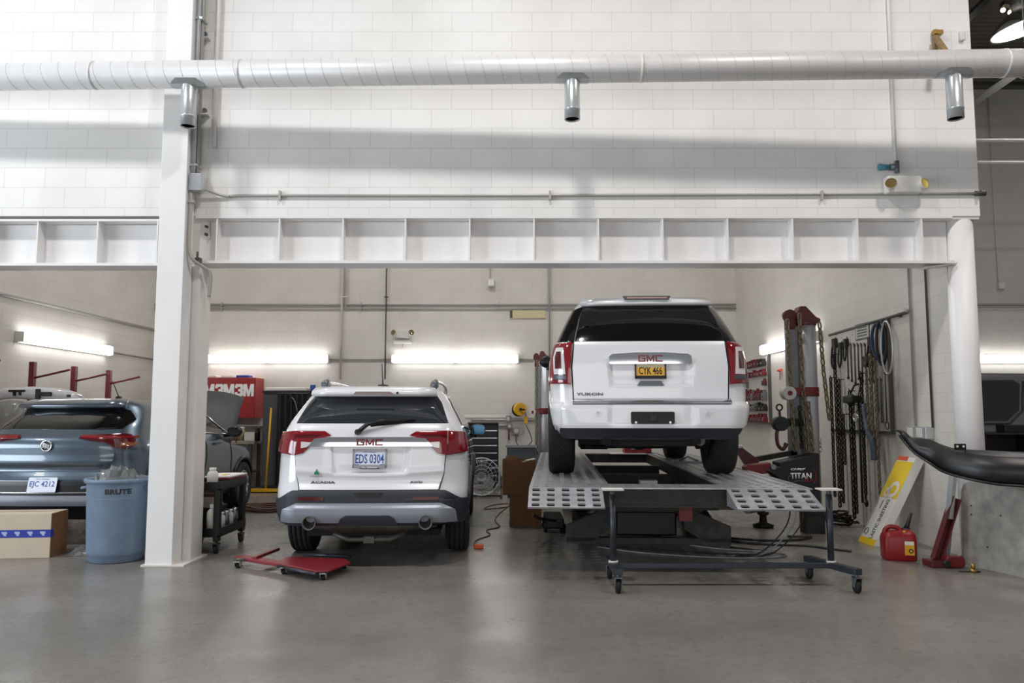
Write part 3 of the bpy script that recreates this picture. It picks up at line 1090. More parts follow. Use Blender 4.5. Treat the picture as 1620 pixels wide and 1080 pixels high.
    def strip(self, name, m, root, line, r, off=.012, sg=1, n=8, flat=None):
        """a line along the skin (panel gap, moulding). line as in panel()"""
        pts = []
        for i in range(len(line) - 1):
            a, b = line[i], line[i + 1]
            sa = self.sx(a[1], a[2]) if a[0] == 'x' else self.sy(a[1], a[2])
            sb = self.sx(b[1], b[2]) if b[0] == 'x' else self.sy(b[1], b[2])
            for k in range(n + (i == len(line) - 2)):
                t = k / n
                s, z = (sa + (sb - sa) * t) * sg, a[2] + (b[2] - a[2]) * t
                pts.append(self.pt(s, z) + self.nrm(s, z) * off)
        return MB().tube(pts, r, 6).build(name, m, root)

def wheel(root, c, R, w, tread, side, rim_m='satin_chrome', spokes=10, name='wheel'):
    """tyre with rim and hub; side: +1 outer face towards +x"""
    hw = w / 2
    prof = [(R * .62, -hw * .8), (R * .70, -hw * .96), (R * .84, -hw * 1.04), (R * .94, -hw * .98), (R * .985, -hw * .86)]
    g = [-.62, -.22, .22, .62] if tread != 'tread_chevron' else []
    for q in g:
        prof += [(R, (q - .06) * hw), (R - .012, (q - .045) * hw), (R - .012, (q + .045) * hw), (R, (q + .06) * hw)]
    if not g:
        prof += [(R, -hw * .7), (R * 1.002, 0), (R, hw * .7)]
    prof += [(R * .985, hw * .86), (R * .94, hw * .98), (R * .84, hw * 1.04), (R * .70, hw * .96), (R * .62, hw * .8)]
    t = MB().lathe(prof, (0, 0, 0), 56, 'x').build(name, tread, root, label='black rubber tyre on its rim')
    t.location = c
    x = side * hw
    rim = MB().lathe([(R * .63, -x * .8), (R * .60, -x * .5), (R * .57, x * .2), (R * .60, x * .86), (R * .645, x * .90), (R * .64, x * .8)], (0, 0, 0), 40, 'x')
    for k in range(spokes):
        a = 2 * pi * k / spokes
        d = Vector((0, cos(a), sin(a)))
        rim.beam(Vector((x * .78, 0, 0)) + d * R * .1, Vector((x * .86, 0, 0)) + d * R * .61, R * .1, .03, up=(1, 0, 0))
    rim.build('rim', rim_m, t)
    MB().lathe([(R * .15, x * .6), (R * .14, x * .88), (R * .05, x * .92), (.0005, x * .92)], (0, 0, 0), 20, 'x').build('hub', rim_m, t)
    MB().lathe([(R * .5, x * .1), (R * .5, x * .25), (.0005, x * .25)], (0, 0, 0), 24, 'x').build('brake_disc', 'mid_steel', t)
    return t

def plate(root, o, w, h, base, lines, tilt=.06, frame_m=None, extra=None, rz=0.0):
    """licence plate with lettering; o: centre, face to -y"""
    M = Matrix.Translation(o) @ Matrix.Rotation(rz, 4, 'Z') @ facing((0, 0, 0), tilt)
    p = MB().prism(rrect(w, h, .012), .006, M).build('licence_plate', base, root)
    for s, m, lw, lh, dx, dy, b in lines:
        text('plate_lettering', s, m, M @ Matrix.Translation((dx, dy, .0065)), lw, lh, p, .001, b)
    if extra:
        for m, cx, cy, ew, eh in extra:
            MB().prism(rrect(ew, eh, .002), .0015, M @ Matrix.Translation((cx, cy, .006))).build('plate_band', m, p)
    if frame_m:
        f = MB()
        W2, H2 = w / 2 + .009, h / 2 + .009
        for x0, x1, y0, y1 in ((-W2, W2, H2 - .02, H2), (-W2, W2, -H2, -H2 + .03), (-W2, -W2 + .014, -H2, H2), (W2 - .014, W2, -H2, H2)):
            f.prism([(x0, y0), (x1, y0), (x1, y1), (x0, y1)], .01, M @ Matrix.Translation((0, 0, .003)))
        f.build('plate_frame', frame_m, p)
    return p

def maker_letters(M, w, h, d, m, parent):
    mb = MB()
    L = ([(0, 0), (1.2, 0), (1.2, .58), (.62, .58), (.62, .40), (.95, .40), (.95, .2), (.25, .2), (.25, .8), (1.2, .8), (1.2, 1), (0, 1)],
         [(0, 0), (.24, 0), (.24, .60), (.55, .10), (.75, .10), (1.06, .60), (1.06, 0), (1.3, 0), (1.3, 1), (1.06, 1), (.65, .38), (.24, 1), (0, 1)],
         [(0, 0), (1.2, 0), (1.2, .2), (.25, .2), (.25, .8), (1.2, .8), (1.2, 1), (0, 1)])
    x = 0
    for q in L:
        mb.prism([((x + a) / 4.06 * w - w / 2, b * h - h / 2) for a, b in q], d, M)
        x += max(a for a, b in q) + .18
    return mb.build('maker_letters', m, parent)

def sstep(a, b, x):
    t = min(1, max(0, (x - a) / (b - a)))
    return t * t * (3 - 2 * t)

# ---- the smaller white SUV on the floor
def small_suv():
    t = thing('small_white_suv', 'smaller white SUV standing on the concrete floor beside the brown carton, rear end showing', 'car', (-1.315, 7.33, 0), radians(2.0))
    W = [(.30, .84), (.42, .90), (.6, .93), (.75, .94), (1.0, .93), (1.2, .895), (1.28, .865), (1.45, .775), (1.57, .70), (1.62, .655), (1.655, .56), (1.675, .34), (1.682, .1)]
    R = [(.30, .10), (.40, .03), (.5, .0), (.66, .0), (.70, .02), (.78, .065), (.95, .07), (1.12, .075), (1.25, .115), (1.32, .16), (1.57, .36), (1.60, .375), (1.64, .40), (1.665, .55), (1.682, 1.1)]
    F = [(.30, 4.70), (.5, 4.92), (.8, 4.9), (.95, 4.75), (1.05, 4.3), (1.12, 3.75), (1.25, 3.45), (1.5, 3.0), (1.62, 2.8), (1.66, 2.6), (1.682, 2.0)]
    rad = [(.30, .26), (.8, .27), (1.15, .25), (1.3, .2), (1.6, .22), (1.682, .08)]
    zs = [.41, .43, .45, .48, .56, .64, .70, .76, .85, .95, 1.03, 1.08, 1.12, 1.17, 1.22, 1.27, 1.32, 1.38, 1.45, 1.52, 1.57, 1.60, 1.63, 1.65, 1.665, 1.675, 1.682]
    B = Body(W, R, F, rad, .07, zs)
    ar = [(1.06, .39, .43, .66, 1.2), (1.06, .39, .43, -1.2, -.66), (3.92, .39, .43, .66, 1.2), (3.92, .39, .43, -1.2, -.66)]
    body = B.hull('body', 'car_white', t, ar)
    # tailgate with the recess for the plate
    def dis(s, z):
        a = sstep(.365, .325, abs(s) - (z - .9) * .12) * sstep(.845, .865, z) * sstep(1.17, 1.14, z)
        crease = .012 * math.exp(-((z - .845 - .05 * abs(s)) / .03) ** 2)
        return -.019 * a + crease * (1 - a)
    tg = B.panel('tailgate', 'car_white', t, [('x', -.655, .70), ('x', .655, .70), ('x', .70, .85), ('x', .715, 1.04), ('x', .76, 1.24), ('x', .74, 1.30), ('x', -.74, 1.30), ('x', -.76, 1.24), ('x', -.715, 1.04), ('x', -.70, .85)], .022, 44, 64, disp=dis)
    for sg in (1, -1):
        B.strip('panel_gap', 'trim_black', tg, [('x', .662, .69), ('x', .706, .85), ('x', .722, 1.04)], .0045, .008, sg)
    # glass, spoiler and high stop lamp
    B.panel('rear_window', 'glass_smoke', t, [('x', -.745, 1.285), ('x', .745, 1.285), ('x', .66, 1.50), ('x', .605, 1.575), ('x', -.605, 1.575), ('x', -.66, 1.50)], .016, 22, 40)
    sp = MB()
    ring = [(-.60, .40), (-.62, .30), (-.45, .245), (0, .225), (.45, .245), (.62, .30), (.60, .40), (.4, .75), (0, .8), (-.4, .75)]
    for z0, z1, k in ((1.578, 1.606, 1.0), (1.606, 1.64, .97), (1.64, 1.668, .9)):
        pass
    vs, fs = [], []
    L = [(1.570, 1.0, .02), (1.595, 1.01, 0), (1.625, 1.0, .012), (1.655, .97, .07), (1.672, .9, .16)]
    for z, k, dy in L:
        for x, y in ring:
            vs.append((x * k, y + dy * (1 if y < .5 else 0), z))
    n = len(ring)
    for i in range(len(L) - 1):
        for k in range(n):
            fs.append((i * n + k, i * n + (k + 1) % n, (i + 1) * n + (k + 1) % n, (i + 1) * n + k))
    fs.append(tuple(range(n))[::-1]); fs.append(tuple((len(L) - 1) * n + k for k in range(n)))
    sp.add(vs, fs, True)
    spo = sp.build('roof_spoiler', 'car_white', t)
    MB().prism([(-.20, -.012), (.20, -.012), (.17, .012), (-.17, .012)], .02, facing((0, .235, 1.602))).build('high_stop_lamp', 'lamp_dark_red', t)
    MB().cyl((.235, .225, 1.602), (.235, .26, 1.602), .012, 10).build('washer_nozzle', 'trim_black', t)
    # wiper
    w0 = B.pt(-.12, 1.235) + Vector((0, -.05, 0))
    w1 = B.pt(.42, 1.345) + Vector((0, -.035, 0))
    mb = MB().cyl(w0 + Vector((0, .05, 0)), w0 + Vector((0, -.02, 0)), .028, 14)
    mb.tube([w0, w0 + Vector((.09, -.01, .07)), w0 + Vector((.22, 0, .105)), w1], [.022, .02, .014, .008], 8)
    wp = mb.build('rear_wiper', 'trim_black', t)
    MB().beam(w0 + Vector((.12, .0, .062)), w1 + Vector((0, .012, -.005)), .012, .03).build('wiper_blade', 'rubber', wp)
    # tail lamps: outer piece on the corner, inner piece on the tailgate
    for sg in (1, -1):
        B.panel('tail_lamp', 'lamp_red', t, [('y', .30, 1.045), ('x', .735, 1.02), ('x', .735, 1.235), ('y', .34, 1.225), ('y', .35, 1.13)], .03, 14, 12, sg, .04)
        il = B.panel('inner_tail_lamp', 'lamp_red', t, [('x', .728, 1.02), ('x', .64, 1.04), ('x', .52, 1.155), ('x', .375, 1.195), ('x', .44, 1.232), ('x', .728, 1.235)], .032, 16, 14, sg, .04)
        B.panel('reverse_lamp', 'lamp_clear', il, [('x', .66, 1.085), ('x', .60, 1.095), ('x', .56, 1.135), ('x', .66, 1.14)], .036, 6, 6, sg, .01)
        B.panel('lamp_glow_band', 'lamp_dark_red', il, [('x', .72, 1.165), ('x', .53, 1.175), ('x', .46, 1.20), ('x', .72, 1.20)], .035, 4, 8, sg, .01)
    # chrome bar with the maker's letters
    cb = B.panel('chrome_bar', 'chrome', t, [('x', -.60, 1.10), ('x', .60, 1.10), ('x', .53, 1.165), ('x', .4, 1.178), ('x', -.4, 1.178), ('x', -.53, 1.165)], .036, 6, 40, 1, .03)
    p = B.pt(0, 1.142)
    maker_letters(facing((0, p.y - .034, 1.142), 0), .25, .062, .012, 'emblem_red', cb)
    plate(t, (0, B.pt(0, .98).y - .018, .992), .305, .155, 'plate_white', [('EDS 0304', 'plate_blue', .27, .085, 0, -.002, .012), ('Pure Michigan', 'plate_blue', .12, .014, 0, .058, 0)], .06, 'steel_grey',
          [('plate_blue', -.125, -.062, .05, .02), ('plate_blue', .125, -.062, .05, .02)])
    q = B.pt(0, .9)
    text('dealer_lettering', 'AL SERRA', 'ink_white', facing((0, q.y - .034, .911), .06), .15, .014, t, .001)
    MB().box((0, q.y - .027, .911), (.19, .012, .024)).build('plate_frame_band', 'ink_black', t)
    # badges
    for s, x, z, w, h in (('ACADIA', -.44, .768, .235, .024), ('AWD', .445, .768, .12, .02)):
        p = B.pt(x, z)
        nn = B.nrm(x, z)
        text('badge', s, 'ink_grey', frame(p + nn * .026, (1, -nn.x / nn.y if nn.y else 0, 0), (0, 0, 1)), w, h, tg, .004, .02)
    p = B.pt(-.50, .865)
    mb = MB()
    F_ = frame(p + B.nrm(-.5, .865) * .040, (1, -.1, 0), (0, 0, 1))
    mb.prism([(-.022, -.02), (.03, -.02), (.022, .0), (.012, .01), (.004, .034), (-.008, .012), (-.02, .0)], .002, F_)
    mb.build('dealer_sticker', 'sticker_green', tg)
    text('sticker_words', 'SERRA', 'ink_grey', F_ @ Matrix.Translation((0, -.034, 0)), .13, .012, tg, .001)
    # cladding and bumper
    bp = B.panel('rear_bumper', 'cladding', t, [('y', .62, .37), ('x', -.80, .39), ('x', .80, .39), ('y', .62, .41), ('y', .62, .62), ('x', .87, .62), ('x', .72, .695), ('x', .20, .70), ('x', -.20, .70), ('x', -.72, .695), ('x', -.87, .62), ('y', .62, .62)][1:11], .018, 20, 60, 1, .04)
    for sg in (1, -1):
        B.panel('corner_cladding', 'cladding', t, [('x', .79, .395), ('y', .66, .40), ('y', .66, .56), ('y', .60, .60), ('x', .86, .625), ('x', .79, .66)], .0185, 12, 20, sg, .04)
        B.panel('reflector', 'lamp_dark_red', bp, [('x', .42, .617), ('x', .66, .617), ('x', .66, .648), ('x', .42, .648)], .024, 3, 8, sg, .015)
    def dsk(s, z):
        return .03 * sstep(.585, .535, z)
    sk = B.panel('skid_panel', 'silver_plastic', t, [('x', -.81, .435), ('x', .81, .435), ('x', .79, .535), ('x', .68, .59), ('x', -.68, .59), ('x', -.79, .535)], .024, 14, 50, 1, .05, disp=dsk)
    B.panel('hitch_cover', 'cladding', sk, [('x', -.29, .41), ('x', .29, .41), ('x', .25, .47), ('x', .20, .49), ('x', -.20, .49), ('x', -.25, .47)], .062, 6, 12, 1, .03)
    MB().prism([(-.13, .012), (.13, .012), (.09, -.02), (-.09, -.02)], .02, facing((0, B.pt(0, .68).y - .012, .675))).build('handle_recess', 'trim_black', bp)
    for sg in (1, -1):
        e = MB()
        x = sg * .545
        e.lathe([(.050, .45), (.052, .0), (.064, -.035), (.066, -.045), (.060, -.05), (.052, -.03), (.048, .2)], (x, .0, .418), 24, 'y')
        e.build('exhaust_tip', 'muffler', t)
        MB().lathe([(.053, -.022), (.03, -.015), (.0005, -.012)], (x, .0, .418), 20, 'y').build('exhaust_bore', 'rubber', t)
    MB().tube([(-.62, .40, .385), (-.3, .45, .335), (.25, .45, .335), (.62, .40, .385)], [.07, .09, .09, .07], 16).build('muffler', 'muffler', t)
    MB().box((0, .95, .27), (1.3, .1, .08)).cyl((-.8, 1.06, .38), (.8, 1.06, .38), .05, 12).box((0, 2.3, .27), (1.3, 3.8, .06)).build('underbody', 'dark_under', t)
    MB().tube([(-.34, .12, .30), (-.2, .10, .25), (.2, .10, .25), (.34, .12, .30)], .022, 10).box((0, .12, .25), (.1, .1, .06)).build('tow_bar', 'mid_steel', t)
    for sx_, y in ((1, 1.06), (-1, 1.06), (1, 3.92), (-1, 3.92)):
        wheel(t, (sx_ * .815, y, .375), .375, .235, 'tread_rib', sx_)
    # side of the car: arches, windows, mirror, roof rails, aerial
    for sg in (1, -1):
        for yc_ in (1.06, 3.92):
            pts = []
            for i in range(21):
                a = pi * i / 20
                y, z = yc_ - .455 * cos(a), .385 + .455 * sin(a)
                pts.append(B.pt(B.sy(y, z, sg), z) + Vector((sg * .006, 0, 0)))
            MB().tube(pts, .028, 8).build('arch_trim', 'cladding', t)
        B.panel('sill_trim', 'cladding', t, [('y', 1.5, .31), ('y', 3.46, .31), ('y', 3.46, .46), ('y', 1.5, .46)], .016, 5, 20, sg)
        B.panel('side_window', 'glass_smoke', t, [('y', .62, 1.30), ('y', 3.30, 1.20), ('y', 2.9, 1.40), ('y', 2.45, 1.57), ('y', 1.0, 1.565), ('y', .70, 1.45)], .008, 14, 30, sg)
        B.strip('window_trim', 'chrome', t, [('y', .50, 1.275), ('y', 1.5, 1.255), ('y', 3.3, 1.19)], .011, .01, sg, 14)
        B.strip('body_gap', 'trim_black', t, [('y', 1.62, .6), ('y', 1.50, .95), ('y', 1.45, 1.25)], .005, .002, sg)
        pts = [(sg * .56, .66, 1.655), (sg * .575, .70, 1.712), (sg * .585, .85, 1.728), (sg * .60, 1.6, 1.735), (sg * .60, 2.4, 1.715), (sg * .59, 2.62, 1.66)]
        MB().tube(smooth_path(pts, 5), .02, 10).build('roof_rail', 'satin_chrome', t)
        MB().tube([(sg * .56, .60, 1.65), (sg * .57, .67, 1.70), (sg * .575, .8, 1.725), (sg * .58, .95, 1.69)], [.035, .04, .034, .02], 10).build('rail_foot', 'ink_grey', t)
        mr = MB()
        mr.ball((sg * 1.01, 3.0, 1.20), .09, 14, (1.15, .75, .85)).tube([(sg * .88, 3.02, 1.12), (sg * 1.0, 3.0, 1.13)], .03, 8)
        mo = mr.build('door_mirror', 'trim_black', t)
        MB().prism(rrect(.17, .12, .03), .006, facing((sg * 1.015, 2.925, 1.20))).build('mirror_glass', mat('mirror_blue', '34566a', 0.05, metal=.9), mo)
    MB().lathe([(.035, 1.668), (.028, 1.695), (.008, 1.70)], (.04, .62, 0), 14).tube([(.04, .62, 1.69), (.04, .52, 1.90)], [.007, .004], 6).box((.04, .66, 1.68), (.09, .16, .03)).build('aerial', 'trim_black', t)
    t.scale = (.965, 1, 1)
    return t
small_suv()

# ---- the big white SUV up on the rack
DECK_Z = .76
def big_suv():
    t = thing('big_white_suv', 'large white SUV raised on the frame rack, rear end with yellow licence plate', 'car', (1.345, 7.60, DECK_Z), radians(-2.6))
    W = [(.40, .88), (.48, .95), (.56, .985), (.75, 1.015), (.95, 1.02), (1.15, 1.0), (1.32, .96), (1.40, .925), (1.60, .83), (1.72, .765), (1.78, .72), (1.83, .60), (1.855, .40), (1.865, .1)]
    R = [(.40, .10), (.48, .04), (.53, .0), (.70, .0), (.735, .02), (.76, .10), (.85, .11), (1.1, .12), (1.3, .14), (1.36, .165), (1.5, .235), (1.72, .37), (1.76, .39), (1.80, .42), (1.84, .52), (1.865, 1.1)]
    F = [(.40, 5.0), (.6, 5.18), (1.0, 5.15), (1.15, 4.9), (1.22, 4.2), (1.3, 3.9), (1.5, 3.6), (1.75, 3.2), (1.83, 3.0), (1.865, 2.2)]
    rad = [(.40, .20), (.6, .22), (1.3, .2), (1.75, .2), (1.865, .08)]
    zs = [.40, .44, .48, .53, .60, .66, .70, .735, .76, .82, .9, 1.0, 1.1, 1.2, 1.27, 1.32, 1.36, 1.42, 1.5, 1.58, 1.66, 1.72, 1.76, 1.79, 1.815, 1.84, 1.855, 1.865]
    B = Body(W, R, F, rad, .05, zs)
    ar = [(1.13, .40, .46, .66, 1.3), (1.13, .40, .46, -1.3, -.66), (4.15, .40, .46, .66, 1.3), (4.15, .40, .46, -1.3, -.66)]
    B.hull('body', 'car_white', t, ar)
    def dis(s, z):
        a = sstep(.425, .385, abs(s) - (z - 1) * .06) * sstep(.985, 1.0, z) * sstep(1.215, 1.18, z)
        b = sstep(.42, .38, abs(s)) * sstep(.905, .925, z) * sstep(1.0, .985, z)
        return -.019 * a - .012 * b
    tg = B.panel('tailgate', 'car_white', t, [('x', -.775, .765), ('x', .775, .765), ('x', .79, 1.1), ('x', .765, 1.345), ('x', -.765, 1.345), ('x', -.79, 1.1)], .022, 46, 64, disp=dis)
    MB().prism([(-.135, -.022), (.135, -.022), (.105, .022), (-.105, .022)], .02, facing((0, B.pt(0, .95).y - .008, .942))).build('handle_recess', 'ink_grey', tg)
    for sg in (1, -1):
        B.strip('panel_gap', 'trim_black', tg, [('x', .783, .76), ('x', .80, 1.1), ('x', .778, 1.345)], .006, .01, sg)
    B.panel('rear_window', 'glass_dark', t, [('x', -.765, 1.345), ('x', .765, 1.345), ('x', .70, 1.60), ('x', .64, 1.738), ('x', -.64, 1.738), ('x', -.70, 1.60)], .02, 22, 40)
    vs, fs = [], []
    ring = [(-.66, .46), (-.69, .37), (-.5, .315), (0, .29), (.5, .315), (.69, .37), (.66, .46), (.4, .9), (0, .95), (-.4, .9)]
    L = [(1.738, .99, .03), (1.752, 1.01, 0), (1.785, 1.0, .012), (1.815, .97, .06), (1.842, .92, .16), (1.852, .85, .3)]
    for z, k, dy in L:
        for x, y in ring:
            vs.append((x * k, y + dy * (1 if y < .5 else 0), z))
    n = len(ring)
    for i in range(len(L) - 1):
        for k in range(n):
            fs.append((i * n + k, i * n + (k + 1) % n, (i + 1) * n + (k + 1) % n, (i + 1) * n + k))
    fs.append(tuple(range(n))[::-1]); fs.append(tuple((len(L) - 1) * n + k for k in range(n)))
    MB().add(vs, fs, True).build('roof_spoiler', 'car_white', t)
    hs = MB().prism([(-.235, -.015), (.235, -.015), (.25, .015), (-.25, .015)], .03, facing((0, .315, 1.806), .25)).build('high_stop_lamp', 'ink_grey', t)
    MB().prism([(-.21, -.007), (.21, -.007), (.21, .007), (-.21, .007)], .006, facing((0, .283, 1.806), .25)).build('lamp_bar', mat('lamp_pale', 'b58f8a', .2), hs)
    for sg in (1, -1):
        B.panel('corner_glass', 'glass_dark', t, [('x', .776, 1.335), ('y', 1.0, 1.36), ('y', 1.15, 1.70), ('x', .655, 1.738), ('x', .712, 1.6)], .012, 16, 16, sg)
        B.panel('side_window', 'glass_dark', t, [('y', 1.05, 1.36), ('y', 3.7, 1.30), ('y', 3.2, 1.6), ('y', 3.0, 1.70), ('y', 1.15, 1.70)], .01, 12, 20, sg)
        B.strip('window_trim', 'chrome', t, [('y', .6, 1.335), ('y', 2, 1.32), ('y', 3.7, 1.285)], .011, .012, sg, 12)
        lm = B.panel('tail_lamp', 'lamp_red', t, [('x', .805, .93), ('y', .30, .945), ('y', .36, 1.15), ('y', .34, 1.33), ('x', .79, 1.338), ('x', .81, 1.1)], .03, 18, 14, sg, .045)
        B.panel('lamp_surround', 'lamp_clear', lm, [('x', .855, 1.03), ('y', .215, 1.03), ('y', .265, 1.20), ('y', .265, 1.29), ('x', .868, 1.29)], .036, 12, 8, sg, .01)
        B.panel('lamp_core', 'lamp_dark_red', lm, [('x', .89, 1.085), ('y', .205, 1.085), ('y', .235, 1.20), ('y', .235, 1.25), ('x', .89, 1.25)], .042, 8, 6, sg, .01)
        B.panel('reverse_lamp', 'ink_grey', lm, [('x', .85, .975), ('y', .22, .98), ('y', .22, 1.02), ('x', .85, 1.02)], .036, 4, 6, sg, .01)
    cb = B.panel('chrome_bar', 'chrome', t, [('x', -.415, 1.135), ('x', -.405, 1.125), ('x', .405, 1.125), ('x', .415, 1.135), ('x', .415, 1.20), ('x', .385, 1.222), ('x', .15, 1.236), ('x', -.15, 1.236), ('x', -.385, 1.222), ('x', -.415, 1.20)], .045, 8, 44, 1, .05)
    p = B.pt(0, 1.18)
    maker_letters(facing((0, p.y - .044, 1.182)), .245, .066, .012, 'emblem_red', cb)
    plate(t, (.0, B.pt(0, 1.08).y - .018, 1.068), .300, .15, 'plate_yellow', [('CYK 466', 'ink_black', .235, .075, 0, -.004, .012), ('Pennsylvania', 'plate_blue', .13, .016, 0, .055, 0), ('SHARPE', 'ink_white', .17, .024, 0, -.0755, .01)], .05, 'ink_black',
          [('plate_cream', 0, .048, .285, .044)])
    p = B.pt(-.62, .835)
    nn = B.nrm(-.62, .835)
    text('badge', 'YUKON', 'ink_grey', frame(p + nn * .026, (1, -nn.x / nn.y, 0), (0, 0, 1)), .27, .028, tg, .005, .02)
    B.panel('tailgate_moulding', 'satin_chrome', t, [('x', -.795, .728), ('x', .795, .728), ('x', .795, .765), ('x', -.795, .765)], .04, 5, 44, 1, .12)
    bp = B.panel('rear_bumper', 'car_white', t, [('y', .62, .53), ('x', .0, .515), ('y', .62, .725), ('x', 0, .733)][0:0] or [('x', -.93, .515), ('x', .93, .515), ('x', .93, .725), ('x', -.93, .725)], .014, 10, 60, 1, .03,
                 disp=lambda s, z: -.012 * sstep(.43, .41, abs(s)) * sstep(.53, .545, z) * sstep(.72, .70, z))
    MB().prism(rrect(.43, .115, .015), .04, facing((0, B.pt(0, .6).y + .0, .607))).build('plate_pocket', 'ink_black', bp)
    MB().box((0, -.045, .607), (.07, .02, .06)).build('hitch_receiver', 'black_plastic', bp)
    for sg in (1, -1):
        B.panel('corner_bumper', 'car_white', t, [('x', .90, .52), ('y', .62, .53), ('y', .55, .75), ('x', .90, .745)], .016, 8, 16, sg, .03)
        MB().cyl((sg * .17, -.03, .562), (sg * .17, -.05, .562), .012, 8).build('pocket_clip', 'ink_white', bp)
        MB().cyl((sg * .55, -.008, .655), (sg * .55, -.022, .655), .014, 12).build('parking_sensor', 'grey_white', bp)
        mr = MB().ball((sg * 1.05, 3.55, 1.38), .10, 14, (1.2, .6, .9)).tube([(sg * .94, 3.55, 1.28), (sg * 1.06, 3.55, 1.3)], .035, 8)
        mr.build('door_mirror', 'trim_black', t)
        for yc_ in (1.13, 4.15):
            pts = []
            for i in range(21):
                a = pi * (.04 + .92 * i / 20)
                y, z = yc_ - .47 * cos(a), .42 + .47 * sin(a)
                pts.append(B.pt(B.sy(y, z, sg), z) + Vector((sg * .004, 0, 0)))
            MB().tube(pts, .010, 8).build('arch_trim', 'car_white', t)
    B.panel('lower_valance', 'cladding', t, [('x', -.90, .405), ('x', .90, .405), ('x', .92, .515), ('x', -.92, .515)], .006, 8, 40, 1, .05)
    MB().box((0, .4, .38), (.9, .5, .1)).box((-.45, 2.4, .42), (.09, 4.6, .14)).box((.45, 2.4, .42), (.09, 4.6, .14)).cyl((-.8, 1.13, .4), (.8, 1.13, .4), .045, 12).ball((.0, 1.13, .40), .15, 12).box((0, 1.5, .38), (.12, 1.5, .06)).build('underbody', 'dark_under', t)
    MB().box((0, 2.2, .36), (.8, 1.3, .22)).box((-.52, 1.5, .36), (.3, .9, .2)).cyl((-.6, .75, .3), (-.55, 1.0, .6), .04, 10).cyl((.6, .75, .3), (.55, 1.0, .6), .04, 10).box((0, .9, .44), (1.4, .5, .22)).build('fuel_tank', 'dark_under', t)
    MB().lathe([(.0005, .30), (.30, .30), (.37, .34), (.37, .46), (.3, .5)], (0, .62, 0), 32).build('spare_wheel', 'rubber', t)
    MB().tube([(.52, .25, .38), (.5, .8, .37), (.42, 1.6, .35), (.3, 2.6, .36)], .05, 12).build('exhaust_pipe', 'muffler', t)
    for sx_, y in ((1, 1.13), (-1, 1.13), (1, 4.15), (-1, 4.15)):
        wheel(t, (sx_ * .895, y, .395), .395, .285, 'tread_chevron', sx_)
    for sg in (1, -1):
        MB().tube(smooth_path([(sg * .60, .95, 1.845), (sg * .62, 1.0, 1.885), (sg * .63, 1.8, 1.895), (sg * .62, 2.8, 1.87)], 5), .018, 8).build('roof_rail', 'ink_grey', t)
    t.scale = (.955, 1, 1)
    return t
big_suv()

